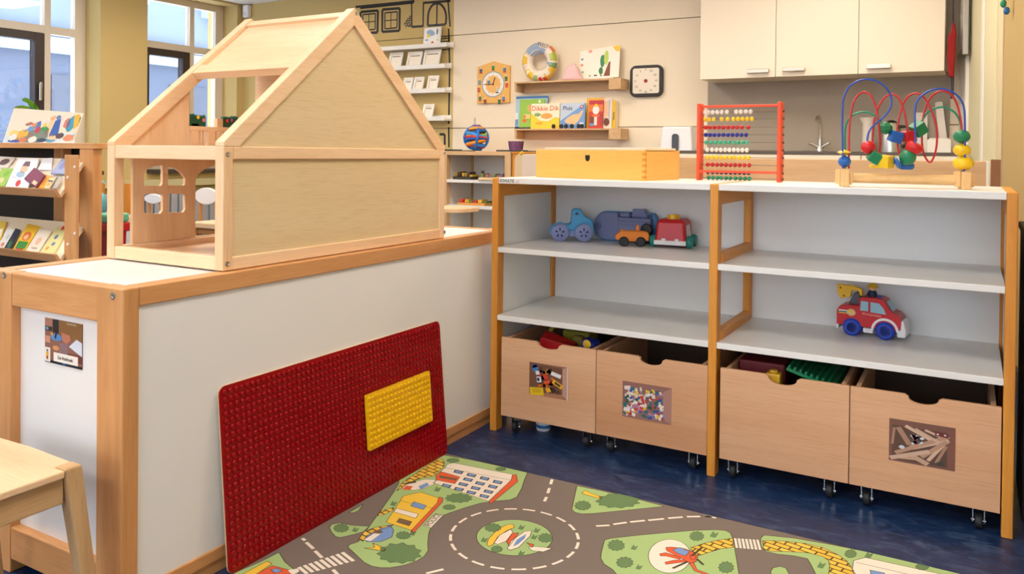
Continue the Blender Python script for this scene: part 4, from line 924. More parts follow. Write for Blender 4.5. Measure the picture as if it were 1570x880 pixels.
hs_(G, [(940,240),(960,215),(1060,188),(1120,190),(1110,215),(1060,235),(1010,245)], LNW, 4, c5); rp_(G, [(1030,225),(1075,205),(1085,220),(1040,242)], BLU, 6, c5); rp_(G, [(945,240),(965,222),(1000,225),(985,245)], ORG, 6, c5); rp_(G, [(955,210),(1010,195),(1020,205),(965,215)], BK, 7, c5)
rt = random.Random(11)
def bush(cs, cx, cy, rx, ry):
    n = 22; P = []; G = uniq('bush_print')
    for i in range(n):
        a = 2*math.pi*i/n; k = 1 if i % 2 else .82; P.append((cx+rx*k*math.cos(a), cy+ry*k*math.sin(a)*(1 if math.sin(a) > 0 else 1.15)))
    rp_(G, P, DG, 5, cs); outline(G, P, cs, 6, .001)
bush(c5,930,578,120,52); hs_(uniq('trunk_print'), [(745,548),(800,545),(790,522),(860,553),(850,566),(800,556)], YL, 5, c5)
for q in ((625,445,42,22),(1240,288,75,24),(1190,335,35,14),(950,483,40,20),(1210,90,36,12),(1460,135,30,10)): bush(c5, *q)
for q in ((395,443,45,22),(415,555,32,18),(670,497,40,24),(865,327,45,24),(1050,303,120,38),(1040,535,46,28),(1085,625,46,28)): bush(c6, *q)
hs_(uniq('trunk_print'), [(858,262),(880,245),(900,258),(965,280),(960,292),(900,275)], YL, 5, c6)
for q in ((188,283,32,20),(312,415,34,24),(838,357,26,17),(1140,412,30,14)): bush(c7, *q)
for cs, x, y in ((c6,350,505),(c6,545,440),(c6,612,490),(c6,625,455),(c6,545,575),(c6,1135,545),(c6,1160,648),(c7,262,275),(c7,715,405),(c7,915,362),(c5,700,452),(c5,1000,470),(c5,900,315),(c5,1130,240)):
    rp_(uniq('grass_tuft_print'), [(x-20,y+8),(x-4,y-16),(x+2,y-4),(x+20,y-10),(x+12,y+4),(x+4,y+14)], DG, 5, cs)
G = 'fountain_print'
hs_(G, [(362,530),(372,500),(420,450),(470,425),(500,425),(508,440),(470,455),(420,490),(395,530),(375,540)], YL, 4, c6); hs_(G, [(402,520),(430,480),(490,450),(500,470),(470,510),(420,530)], LNW, 5, c6)
hs_(G, [(465,512),(495,472),(530,468),(500,512),(480,540)], ORG, 6, c6); hs_(G, [(470,550),(490,512),(560,462),(598,458),(590,485),(530,545),(485,560)], LNW, 7, c6); rp_(G, [(500,540),(520,505),(570,475),(560,500),(525,530)], BLU, 9, c6)
hs_(G, [(580,545),(620,540),(705,550),(660,568),(600,562)], LNW, 6, c6); hs_(G, [(570,520),(610,530),(600,545)], ORG, 6, c6)
G = 'helicopter_print'
hs_(G, [(1320+112*math.cos(2*math.pi*k/32), 590+88*math.sin(2*math.pi*k/32)) for k in range(32)], LNW, 3, c6)
for P in ([(1268,578),(1300,572),(1380,598),(1372,608),(1300,590),(1272,590)], [(1295,622),(1340,612),(1410,608),(1410,620),(1340,628),(1300,634)], [(1420,622),(1440,615),(1462,660),(1540,690),(1532,698),(1450,668)]): hs_(G, P, ORG, 5, c6)
hs_(G, [(1300,545),(1330,543),(1400,552),(1440,568),(1467,595),(1457,620),(1425,627),(1390,607),(1340,582),(1305,563)], ORG, 7, c6); hs_(G, [(1335,558),(1375,546),(1425,568),(1402,590),(1360,577)], BLU, 9, c6); hs_(G, [(1425,585),(1445,580),(1458,595),(1450,610),(1430,608)], ORG, 9, c6)
for P in ([(1335,655),(1415,620)], [(1435,592),(1490,545)], [(1465,608),(1497,637)]): p, q = oz(*c6(*P[0]), ZR), oz(*c6(*P[1]), ZR); rp_(G, seg2(p, q, .005), BK, 11)
G = 'white_house_print'
hs_(G, [(850,385),(900,372),(1215,441),(1330,470),(1330,560),(880,560),(845,420)], LNW, 3, c7); outline(G, [(860,392),(1200,470)], c7, 5, .0015, False); hs_(G, [(920,425),(980,437),(985,460),(925,450)], BLU, 5, c7)
G = 'orange_house_print'
hs_(G, [(80,700),(240,615),(262,630),(160,700)], YL, 4, c5); hs_(G, [(150,700),(265,640),(372,668),(400,690),(330,740)], ORG, 5, c5); hs_(G, [(255,662),(290,655),(318,668),(280,680)], BLU, 7, c5); rp_(G, [(345,665),(400,655),(405,672),(370,690)], LNW, 7, c5)
for g, lst in PRT.items():
    b = B(); ms_ = []
    for pts, m in lst:
        if m not in ms_: ms_.append(m)
        b.mi = ms_.index(m)
        a = sum(((pts[i].x*pts[(i+1) % len(pts)].y-pts[(i+1) % len(pts)].x*pts[i].y) for i in range(len(pts))))
        b.poly(pts if a > 0 else pts[::-1])
    link(g.split('#')[0], b, ms_, rg, flip=False)
p0, p1 = oz(*c5(1075,437), ZR), oz(*c5(1140,371), ZR)
text(rg, 'lettering', 'POLICE', (p0+p1)/2+Vector((0,0,.0012)), p1-p0, Vector((-(p1-p0).y, (p1-p0).x, 0)), .022, BK)

# ================================================================== STOOL (lower left corner)
zs = 0.34
st = thing('stool', 'pale wooden child stool with splayed legs at the lower left corner', 'stool', (-1.62, 0.72, 0))
SX1, SX0, SYb, SYf = -1.400, -1.74, 0.902, 0.56
# seat with notched corners where the legs come through
nt_ = 0.032
seat = []
def cornered(x0, x1, y0, y1, n):
    return [(x0+n, y0), (x1-n, y0), (x1-n, y0+n), (x1, y0+n), (x1, y1-n), (x1-n, y1-n), (x1-n, y1), ((x0+x1)/2, y1+.006), (x0+n, y1), (x0+n, y1-n), (x0, y1-n), (x0, y0+n), (x0+n, y0+n)]
link('seat', B().prism(cornered(SX0, SX1, SYf, SYb, nt_), 'z', zs-.014, zs), wood('birch', 0), st, bev=.003)
for sx, sy in ((1,1),(1,-1),(-1,1),(-1,-1)):
    cx = SX1-.016 if sx > 0 else SX0+.016; cy = SYb-.016 if sy > 0 else SYf+.016
    fx, fy = cx+sx*.012, cy+sy*.045
    a = .0165
    link('leg', B().hexa([(fx-a*.8,fy-a*.8,0),(fx+a*.8,fy-a*.8,0),(fx+a*.8,fy+a*.8,0),(fx-a*.8,fy+a*.8,0),(cx-a,cy-a,zs+.002),(cx+a,cy-a,zs+.002),(cx+a,cy+a,zs+.002),(cx-a,cy+a,zs+.002)]), wood('oak', 2), st, bev=.004)
for x in (SX1-.026, SX0+.008): bx(st, 'apron', x, x+.018, SYf+.03, SYb-.03, zs-.062, zs-.014, 'oak', .002)
for y in (SYb-.03, SYf+.012): bx(st, 'apron', SX0+.03, SX1-.03, y, y+.018, zs-.062, zs-.014, 'oak', .002)

# ================================================================== KITCHEN
KF = YW-0.33
kx = [oy(x, 60, KF).x for x in (1073.5, 1189.5, 1316.5, 1449)]
kz = oy(1073.8, 121.5, KF).z
HNM = mat('nickel_handle', (196, 184, 164), .3, 1.0)
hpx = [((1146,109.5),(1179,107.5)), ((1200,106.5),(1234,105)), ((1328,102),(1366,101))]
KG = 'wall cupboards over the kitchen counter'
lb = ['leftmost cream wall cupboard above the sink counter', 'middle cream wall cupboard above the sink counter', 'rightmost cream wall cupboard above the sink counter']
for i in range(3):
    t = thing('wall_cupboard', lb[i], 'cupboard', ((kx[i]+kx[i+1])/2, YW-0.16, kz))
    bx(t, 'carcass', kx[i], kx[i+1], KF+.02, YW, kz, 2.06, CREAM, 0)
    dr = bx(t, 'door', kx[i]+.0015, kx[i+1]-.0015, KF, KF+.019, kz-.002, 2.06, CREAM, .0015)
    a, b = oy(*hpx[i][0], KF-.02), oy(*hpx[i][1], KF-.02); z = (a.z+b.z)/2
    link('handle', B().box(a.x, b.x, KF-.028, KF-.02, z-.014, z+.012).box(a.x, a.x+.012, KF-.02, KF, z-.006, z+.006).box(b.x-.012, b.x, KF-.02, KF, z-.006, z+.006), HNM, dr, bev=.003)
sp = thing('backsplash', 'taupe backsplash panel between kitchen counter and cupboards', 'backsplash', (-.85, YW, .95))
TAUPE = mat('taupe_laminate', (160, 147, 131), .55, var=.05, vscale=3)
bx(sp, 'panel', oy(1085,180,YW-.008).x, oy(1456,180,YW-.008).x, YW-.012, YW-.003, .95, kz+.02, TAUPE, 0)
KB = YW-0.60
t = thing('kitchen_counter', 'dark edged kitchen worktop running below the taupe backsplash', 'worktop', (-.85, YW-.3, .90))
wx0_ = oy(1030, 236, KB).x; wx1_ = oy(1456, 236, KB).x
bx(t, 'worktop', wx0_, wx1_+.05, KB, YW, .928, .944, mat('worktop_grey', (150,140,128), .4), .002)
bx(t, 'edge_strip', wx0_, wx1_+.05, KB-.003, KB, .928, .944, mat('dark_edge', (92, 82, 74), .5), 0)
kxb = [wx0_, oy(1320, 250, KB).x, wx1_+.05]
for i in range(2):
    t = thing('base_cupboard', ['cream kitchen base cupboard under the sink', 'cream kitchen base cupboard beside the sink, at the right wall'][i], 'cupboard', ((kxb[i]+kxb[i+1])/2, YW-.3, 0))
    bx(t, 'carcass', kxb[i], kxb[i+1], KB+.02, YW-.02, .08, .928, CREAM, 0); bx(t, 'plinth', kxb[i], kxb[i+1], KB+.05, YW-.02, 0, .08, BLACK, 0)
    bx(t, 'drawer_front', kxb[i]+.002, kxb[i+1]-.002, KB, KB+.019, .78, .925, CREAM, .0015); bx(t, 'door', kxb[i]+.002, kxb[i+1]-.002, KB, KB+.019, .085, .775, CREAM, .0015)
# tap
p = oy(1257, 231, YW-.12)
t = thing('kitchen_tap', 'chrome two-handle kitchen tap standing on the counter', 'tap', (p.x, YW-.12, .9442))
link('spout', B().tube([(0,0,0),(0,0,.06),(0,0,.16),(0,-.01,.19),(0,-.05,.215),(0,-.1,.21),(0,-.12,.19)], .012, 10), CHROME, t, world=False, smooth=60)
link('body', B().lathe([(0,0),(.02,0),(.02,.01),(.014,.03),(0,.03)], (0,0,0), 16), CHROME, t, world=False, smooth=40)
for s in (-1, 1):
    link('handle', B().tube([(0,0,.02),(s*.03,-.01,.04),(s*.06,-.02,.055)], [.009,.008,.013], 10), CHROME, t, world=False, smooth=60)
# kettle, jug, boxes on the counter
def X_(px, Y): return oy(px, 230, Y).x
t = thing('kettle', 'steel kettle with black handle behind the bead maze', 'kettle', (X_(1366, YW-.2), YW-.2, .9442))
link('body', B().lathe([(0,0),(.06,0),(.06,.02),(.052,.13),(.04,.17),(0,.175)], (0,0,0), 20), STEEL, t, world=False, smooth=40)
link('handle', B().tube([(.045,0,.15),(.09,0,.15),(.095,0,.06),(.058,0,.03)], .011, 8), BLACK, t, world=False, smooth=60); link('lid', B().lathe([(0,.175),(.036,.172),(.02,.185),(0,.19)], (0,0,0), 16), BLACK, t, world=False, smooth=40)
t = thing('milk_frother', 'tall white jug with flared top beside the kettle', 'jug', (X_(1331, YW-.2), YW-.2, .9442))
link('body', B().lathe([(0,0),(.035,0),(.032,.17),(.05,.205),(.045,.205),(0,.19)], (0,0,0), 18), plain((214,206,196),.3), t, world=False, smooth=40)
t = thing('paper_carton', 'small white carton on the counter beside the dish rack', 'carton', (X_(1440, YW-.2), YW-.2, .9442))
link('carton', B().box(-.06,.06,-.05,.05,0,.075), plain((236,230,222)), t, world=False, bev=.003); link('flap', B().box(-.05,.05,-.04,.04,.075,.083), plain((224,216,206)), t, world=False, bev=.002)
t = thing('paper_sheet', 'white sheet with small print leaning on the backsplash', 'paper', (X_(1411, YW-.03), YW-.03, .9442))
link('sheet', B().hexa([(-.035,-.03,0),(.035,-.03,0),(.035,-.026,0),(-.035,-.026,0),(-.035,.018,.24),(.035,.018,.24),(.035,.021,.24),(-.035,.021,.24)]), plain((232,226,216)), t, world=False)
t = thing('dish_tray', 'pale tray standing upright at the end of the counter', 'tray', (X_(1449, YW-.06), YW-.055, .9442))
link('tray', B().prism(rrect(-.02,.02,0,.3,.01,4), 'y', -.03, .04).rot(Matrix.Rotation(-.12,3,'Y')), plain((214,204,190),.4), t, world=False, bev=.002)
# red oven glove hanging at the cupboard side
p = oy(1454, 118, KF+.02)
t = thing('oven_glove', 'red oven glove hanging from the side of the wall cupboards', 'oven glove', (p.x, KF+.02, p.z))
g = [(0,0),(.028,-.004),(.03,.05),(.034,.16),(.036,.24),(.03,.29),(.016,.3),(.012,.26),(-.004,.22),(-.008,.12)]
link('glove', B().prism(g, 'y', -.03, .03), mat('red_cloth', (150,26,24), .9, bump=.3, bscale=80), t, world=False, bev=.01)
link('loop', B().tube([(.02,0,.29),(.018,0,.36),(.02,0,.55)], .004, 6), plain((60,40,40)), t, world=False)
t = thing('cable_strap', 'black strap hanging below the red oven glove', 'strap', (p.x+.012, KF+.03, p.z-.12))
link('strap', B().box(0,.016,-.01,.01,0,.118), BLACK, t, world=False, bev=.002)
# soap / towel dispenser
p0, p1 = oy(1009, 194, YW-.12), oy(1062, 241, YW-.12)
t = thing('towel_dispenser', 'white paper towel dispenser with dark window on the back wall', 'dispenser', ((p0.x+p1.x)/2, YW-.06, .80))
hw_ = (p1.x-p0.x)/2
link('case', B().hexa([(-hw_*1.02,-.06,0),(hw_*1.02,-.06,0),(hw_*1.02,.06,0),(-hw_*1.02,.06,0),(-hw_*.82,-.05,p0.z-.80),(hw_*.86,-.05,p0.z-.80),(hw_*.86,.06,p0.z-.80),(-hw_*.82,.06,p0.z-.80)]), mat('white_gloss', (240,238,240),.3), t, world=False, bev=.012)
link('level_window', B().prism(rrect(-.022,.022,.07,p0.z-.80-.05,.018,5), 'y', -.066, -.05), plain((60,58,58),.25), t, world=False)
# notice board on the right wall
t = thing('notice_board', 'white-framed notice board hanging on the right wall', 'notice board', tuple(onright(1480, 60)))
P = lambda s, n, z: RA+RD*s+RN*n+Vector((0,0,z))
sA, sB = .12, .36; zb_ = 1.50
def rb2(name, s0, s1, n0, n1, z0, z1, m): return link(name, B().hexa([P(s,n,z) for z in (z0,z1) for s,n in ((s0,n0),(s1,n0),(s1,n1),(s0,n1))]), m, t, bev=.002)
rb2('board', sA, sB, 0.031, .05, zb_, 2.15, WHITEM); rb2('frame', sA, sB, .03, .056, zb_-.02, zb_+.012, STEEL); rb2('frame', sB, sB+.012, .03, .056, zb_-.02, 2.15, STEEL)
# hanging ornament at the top right
c = onright(1541, 0, .03)
t = thing('wall_ornament', 'small colourful ornament hanging on the wall at the top right', 'ornament', (c.x, c.y, onright(1541, 20, .03).z))
link('cord', B().tube([(0,0,.08),(0,0,.4)], .003, 6), plain((60,60,60)), t, world=False)
for k, cc in enumerate(((40,110,170),(30,140,110),(200,70,50),(40,60,110))): link('charm', B().sphere((.006*(-1)**k,0,.01+.03*k), (.012,.012,.017), 10, 6), plain(cc), t, world=False, smooth=60)
# dark block added to fill the gap right of the shelf
t = thing('dark_gap_block', 'dark block added in the gap between toy shelf and right wall', 'cabinet', (.19, 2.55, 0))
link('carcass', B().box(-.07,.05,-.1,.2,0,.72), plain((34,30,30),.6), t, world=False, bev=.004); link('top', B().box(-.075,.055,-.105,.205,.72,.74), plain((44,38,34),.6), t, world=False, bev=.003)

# ================================================================== LOW DIVIDER BEHIND THE SHELF
DYv = 3.15
xa, xb = -1.15, oy(1512, 260, DYv).x; zd_ = oy(1250, 244.5, DYv).z
t = thing('low_divider', 'low light-wood cupboard back standing behind the toy shelf', 'cabinet', ((xa+xb)/2, DYv+.2, 0))
bx(t, 'back_panel', xa, xb, DYv, DYv+.012, .05, zd_, 'shelfwood', .001)
bx(t, 'body', xa, xb, DYv+.012, DYv+.36, .05, zd_-.012, 'shelfwood', 0); bx(t, 'top_board', xa, xb, DYv+.012, DYv+.37, zd_-.012, zd_, 'shelfwood', .001); bx(t, 'plinth', xa+.02, xb-.02, DYv+.03, DYv+.34, 0, .05, BLACK, 0)
bx(t, 'edge_strip', xb, oy(1517, 260, DYv).x, DYv-.002, DYv+.36, .05, zd_, WHITEM, .001)
x0_, x1_ = oy(1519, 260, 2.95).x, oy(1534.5, 260, 2.95).x
t = thing('wood_post', 'short brown wooden post behind the right end of the toy shelf', 'post', ((x0_+x1_)/2, 2.97, 0))
bx(t, 'post', x0_, x1_, 2.95, 2.99, 0, oy(1527, 244.5, 2.95).z, 'brownwood', .002); bx(t, 'foot', x0_-.02, x1_+.02, 2.93, 3.01, 0, .02, 'brownwood', .002)

# ================================================================== BACK WALL: CLOCKS, SHELVES, BOOKS
def W(x, y, o=0.0): return oy(x, y, YW-o)
# wooden toy clock
a, b_, c_, d_ = W(731.5,158.5,.02), W(781,158.5,.02), W(757,94,.02), W(732,103,.02)
cx = (a.x+b_.x)/2; hw_ = (b_.x-a.x)/2; H1 = d_.z-a.z; H2 = c_.z-a.z
t = thing('toy_clock', 'orange wooden toy clock with gabled top on the back wall', 'clock', (cx, YW-.011, a.z))
link('board', B().prism([(-hw_,0),(hw_,0),(hw_,H1),(0,H2),(-hw_,H1)], 'y', -.011, .011), wood('pine', 0), t, world=False, bev=.001)
S_ = hw_*2; zc = .145
it = [(circ(.5,.5,.345,32), (120,150,180), 1), (circ(.5,.5,.322,32), (244,236,222), 2), (circ(.5,.5,.23,32), (240,184,96), 3),
      (seg2((.5,.5),(.56,.68),.03), (70,40,20), 5), (seg2((.52,.5),(.2,.5),.02), (70,40,20), 5), (circ(.5,.5,.03,10), (60,34,20), 6)]
for k in range(12): it.append((circ(.5+.255*math.cos(k*math.pi/6), .5+.255*math.sin(k*math.pi/6), .014, 8), (190,160,150), 4))
for x, y, c1, c2 in ((.5,.95,(40,140,60),(120,50,30)),(.12,.88,(60,90,120),(190,40,40)),(.85,.88,(90,120,160),(190,60,50)),(.1,.14,(50,120,80),(190,60,40)),(.83,.12,(90,130,190),(140,30,40)),(.37,.56,(90,130,160),(140,60,40)),(.63,.34,(200,200,190),(60,80,60)),(.9,.65,(70,110,50),(60,100,60)),(.92,.48,(220,80,40),(220,80,40)),(.08,.58,(120,150,160),(100,130,150)),(.06,.38,(200,90,60),(180,60,40)),(.26,.06,(140,70,40),(150,80,40)),(.7,.05,(60,110,60),(70,100,60))):
    it.append((circ(x, y, .05, 10), c1, 7)); it.append((circ(x, y+.07, .028, 8), (238,206,170), 8)); it.append((R(x-.045,x+.045,y-.08,y-.045), c2, 7))
it = [([(p[0], p[1]) for p in i_[0]], i_[1], i_[2]) for i_ in it]
printed(t, 'dial_print', (-hw_,-.0112,zc-.5*S_), (S_,0,0), (0,0,S_), it, world=False, eps=.0003)
# square timer
a, b_ = W(965,149,.03), W(1016,98.5,.03); w_ = (b_.x-a.x); h_ = b_.z-a.z
t = thing('wall_timer', 'square black-framed white timer clock on the back wall', 'clock', ((a.x+b_.x)/2, YW-.016, a.z))
link('case', B().prism(rrect(-w_/2,w_/2,0,h_,.045,6), 'y', -.014, .016), mat('timer_black', (40,34,30),.5), t, world=False, bev=.006)
link('face', B().prism(rrect(-w_/2+.024,w_/2-.024,.024,h_-.022,.014,5), 'y', -.0165, -.0135), mat('timer_face', (240,228,208),.6), t, world=False)
link('knob', B().lathe([(0,0),(.013,0),(.012,.006),(0,.008)], (0,-.0165,h_/2), 16, (0,-1,0)), plain((150,24,26)), t, world=False, smooth=40)
for k in range(12):
    q = math.pi/2+k*math.pi/6; num = str(5*k)
    text(t, 'numeral', num, (math.cos(q)*.078, -.0168, h_/2+math.sin(q)*.078), (1,0,0), (0,0,1), .021, plain((90,76,66)), world=False)
# two ledge shelves
def ledge(p0, p1, ph, label, dep=.15):
    A, C = oy(*p0, YW-dep), oy(*p1, YW-dep); zt_ = (A.z+C.z)/2; th = A.z-oy(*ph, YW-dep).z
    t = thing('wall_shelf', label, 'shelf', ((A.x+C.x)/2, YW-dep/2, zt_-.05))
    bx(t, 'board', A.x, C.x, YW-dep, YW, zt_-.012, zt_, 'shelfwood', .002); bx(t, 'back_lip', A.x, C.x, YW-.02, YW, zt_-.075, zt_-.012, 'shelfwood', .001)
    bx(t, 'side_bracket', A.x, A.x+.018, YW-dep+.01, YW-.02, zt_-.075, zt_-.012, 'shelfwood', .001); bx(t, 'side_bracket', C.x-.09, C.x, YW-dep-.004, YW-.02, zt_-.078, zt_-.012, 'shelfwood', .002)
    return A.x, C.x, zt_
ax0, ax1, az = ledge((788,124),(952,121), (788,134), 'upper wooden wall shelf carrying the swim ring and a card')
bx0, bx1, bz = ledge((788,197.5),(952,196.5), (788,206), 'lower wooden wall shelf carrying upright picture books')
# swim ring
rc = oy(828, 90, YW-.09)
RR = 0.0; t = thing('swim_ring', 'small colourful inflatable swim ring standing on the upper wall shelf', 'swim ring', (rc.x, YW-.085, az))
Ro, Rt = .1035, .043
pts = [(Ro*math.cos(2*math.pi*k/36), 0, Ro+Rt+Ro*math.sin(2*math.pi*k/36)) for k in range(36)]
link('ring', B().tube(pts, Rt*.98, 14, closed=True), mat('ring_white', (236,222,206),.35), t, world=False, smooth=60)
rr_ = random.Random(5); b = B(); ms_ = []
def ringpatch(a0, a1, t0, t1, c):
    m = plain(c, .35)
    if m not in ms_: ms_.append(m)
    b.mi = ms_.index(m); n = 6; k = 4; r = Rt*1.0+.0008; base = len(b.v)
    for i in range(n+1):
        a = a0+(a1-a0)*i/n
        for j in range(k+1):
            q = t0+(t1-t0)*j/k
            rad = Ro+r*math.cos(q); b.v.append(Vector((rad*math.cos(a), -r*math.sin(q), Ro+Rt+rad*math.sin(a))))
    for i in range(n):
        for j in range(k): b.f.append([base+i*(k+1)+j, base+i*(k+1)+j+1, base+(i+1)*(k+1)+j+1, base+(i+1)*(k+1)+j]); b.m.append(b.mi)
for a0, a1, t0, t1, c in ((1.5,2.5,.3,2.9,(150,170,196)),(.9,1.5,1.5,3.0,(160,176,200)),(2.55,3.3,.2,1.9,(240,190,40)),(3.7,4.3,.3,1.9,(240,196,40)),(2.6,2.75,.9,1.9,(236,226,210)),(3.8,3.98,.9,1.7,(236,228,214)),(5.2,5.9,.2,1.5,(236,190,60)),(5.3,5.6,.8,1.5,(240,230,214)),(4.75,4.95,.3,1.2,(206,50,50)),(5.0,5.2,.1,1.0,(220,80,40)),(.0,.5,.3,1.6,(170,180,70)),(-.4,-.1,.2,1.8,(120,150,90)),(.5,.9,.1,.8,(226,120,70)),(6.0,6.2,1.2,2.6,(150,170,190)),(4.4,4.7,.4,1.6,(170,190,120)),(3.35,3.6,.3,1.9,(236,206,190))): ringpatch(a0,a1,t0,t1,c)
link('ring_print', b, ms_, t, world=False, smooth=60)
q = 1.2; text(t, 'lettering', 'FEEST', (Ro*1.2*math.cos(q), -Rt-.002, Ro+Rt+Ro*1.2*math.sin(q)), (1,0,-.38), (.38,0,1), .036, plain((40,40,46)), world=False)
# pink cloth and card
p = oy(876, 113, YW-.125)
t = thing('pink_cloth', 'crumpled pink cloth beside the card on the upper wall shelf', 'cloth', (p.x, YW-.118, az))
rc_ = random.Random(9); b = B(); n = 14
b.lathe([(.07,0),(.08,.012),(.066,.035),(.058,.06),(.044,.09),(.026,.108),(0,.112)], (0,0,0), n)
b.v = [Vector((v.x*(1+.25*(rc_.random()-.5)), v.y*.34*(1+.3*(rc_.random()-.5)), max(0, v.z*(1+.2*(rc_.random()-.5))))) for v in b.v]
link('cloth', b, mat('pink_cloth', (240,196,196),.9), t, world=False, smooth=80)
A, C = oy(888, 112, YW-.07), oy(951, 68, YW-.05)
t = thing('drawing_card', 'white greeting card with a green plant in a brown pot', 'card', ((A.x+C.x)/2, YW-.075, az), rot=(-.1, 0, 0))
w_ = (C.x-A.x)/2; h_ = C.z-az
link('card', B().prism([(-w_,.013),(w_,.013),(w_,h_),(-w_,h_*.86)], 'y', 0, .003), plain((246,238,222),.7), t, world=False)
printed(t, 'card_print', (-w_,0,.013), (2*w_,0,0), (0,0,h_-.013), [([(0,0),(1,0),(1,1),(0,.855)],(246,238,222),.5),([(.82,.955),(1,.99),(1,.82),(.94,.78),(.88,.84)],(244,200,50),1),(circ(.26,.84,.05,12),(240,160,150),1),(circ(.06,.6,.035,10),(110,150,190),1),(circ(.06,.42,.04,10),(236,140,120),1),(circ(.09,.2,.03,10),(110,180,150),1),(blob(.58,.52,.07,.22,12,.2),(50,130,80),1),(blob(.55,.22,.06,.14,10,.2),(50,120,70),1),(blob(.67,.62,.06,.24,12,.1),(190,210,90),2),([(.62,.05),(.78,.05),(.78,.5),(.74,.48)],(130,66,34),3),(R(.25,.3,.06,.09),(60,50,40),1),(R(.38,.46,.06,.1),(60,50,40),1),(R(.54,.58,.05,.09),(60,50,40),1)], world=False)
link('paper_fold', B().hexa([(-w_*.9,-.012,.001),(w_*.78,-.012,.001),(w_*.78,.0,.001),(-w_*.9,.0,.001),(-w_*.88,-.01,.013),(w_*.74,-.01,.013),(w_*.74,.0,.013),(-w_*.88,.0,.013)]), plain((226,214,200),.8), t, world=False, bev=.003)
# books on the lower shelf
def wbook(px0, px1, pyt, y, th, col, label, items, txt=None, lean=.06, side=None):
    A = oy(px0, pyt, y); C = oy(px1, pyt, y); h_ = A.z-bz
    t = thing('picture_book', label, 'book', ((A.x+C.x)/2, y, bz+.0005), rot=(-lean, 0, 0))
    w_ = (C.x-A.x)/2
    link('cover', B().box(-w_, w_, 0, .002, 0, h_).box(-w_, w_, th-.002, th, 0, h_).box(-w_, -w_+.002, 0, th, 0, h_), plain(col,.4), t, world=False)
    link('pages', B().box(-w_+.002, w_-.003, .002, th-.002, .002, h_-.003), plain((238,232,220),.8), t, world=False)
    printed(t, 'cover_print', (-w_,-.0001,0), (2*w_,0,0), (0,0,h_), items, world=False)
    if txt: text(t, 'title', txt[0], (-w_+2*w_*txt[1], -.0006, h_*txt[2]), (1,0,0), (0,0,1), txt[3], plain(txt[4]), world=False, bold=.0004)
    return t
bs = (R(.02,.98,.0,.04))
wbook(790,838.5,148,YW-.045,.012,(110,160,200),'blue picture book standing behind the green one',[(R(0,1,0,1),(176,206,224),1),(R(0,1,.93,1),(70,120,180),2),(R(0,.08,.3,.5),(230,236,240),2),(R(0,.1,.1,.3),(120,150,200),2),(R(0,1,0,.08),(40,46,70),2)])
wbook(796,834,152.5,YW-.065,.010,(150,200,60),'green picture book with a small orange figure on the lower wall shelf',[(R(0,1,0,1),(152,196,70),1),(R(0,1,0,.06),(40,46,60),2),(blob(.4,.7,.1,.16,10),(230,180,110),3),(blob(.22,.28,.1,.07,10),(230,110,60),3),(circ(.22,.42,.05,8),(220,120,70),3),(circ(.8,.92,.05,8),(230,240,220),3),(R(.2,.45,.35,.5),(230,200,120),2)])
wbook(814,857.5,159,YW-.09,.010,(250,210,40),'yellow and cream picture book with orange title Dikkie Dik',[(R(0,1,0,1),(250,236,206),1),([(0,0),(1,0),(1,.42),(.85,.46),(.6,.3),(.35,.32),(.12,.52),(0,.62)],(248,210,50),2),(blob(.55,.5,.22,.12,12,.1),(240,170,80),3),(blob(.24,.56,.14,.09,10,.3),(130,170,90),3),(blob(.3,.22,.17,.07,10,.3),(240,170,40),3)],('Dikkie Dik',.49,.8,.052,(226,96,44)))
wbook(858.5,896.5,158.5,YW-.09,.010,(150,180,220),'light blue picture book with a flying cat like shape, right of the yellow book',[(R(0,1,0,1),(196,210,228),1),([(0,.3),(1,1),(1,0),(0,0)],(120,160,214),2),([(.18,.3),(.3,.2),(.6,.16),(.75,.3),(.86,.5),(.95,.72),(.86,.7),(.75,.58),(.5,.55),(.3,.42)],(240,196,140),3),(circ(.86,.86,.07,12),(170,60,70),3),(circ(.86,.86,.035,10),(236,226,226),4),(R(.8,.95,.14,.24),(230,236,240),3)],('Pluis',.3,.8,.042,(50,64,96)))
wbook(899,927,150.5,YW-.055,.012,(230,170,60),'orange-yellow book standing behind the red comic style book',[(R(0,1,0,1),(236,176,60),1)])
wbook(902.5,924,154,YW-.085,.012,(200,50,40),'red picture book with a white figure and yellow hat',[(R(0,1,0,1),(206,60,44),1),(R(0,1,.6,.85),(240,120,50),2),(R(0,1,.85,1),(196,50,60),2),(circ(.5,.66,.24,14,.16),(240,232,228),3),(circ(.5,.82,.12,12,.06),(240,196,40),4),(R(.25,.75,.42,.5),(240,110,50),4),(R(.4,.6,.12,.42),(240,228,214),4),(blob(.25,.3,.22,.16,10),(130,70,50),3),(R(0,1,0,.08),(210,60,40),3),(blob(.25,.14,.2,.06,8),(80,160,200),4),(R(.8,1,.1,.5),(180,60,50),3)])
wbook(925,938,150.5,YW-.07,.012,(236,220,200),'cream picture book with a brown animal between red and yellow books',[(R(0,1,0,1),(238,216,196),1),(R(.1,.6,.4,.9),(240,190,150),2),(R(.6,.75,.3,.95),(160,180,210),2),(blob(.4,.22,.4,.16,10),(110,64,36),3)])
wbook(938.5,944,154.5,YW-.06,.06,(236,190,30),'narrow yellow book at the right end of the lower wall shelf',[(R(.3,.7,.3,.6),(150,120,30),1)],lean=.0)
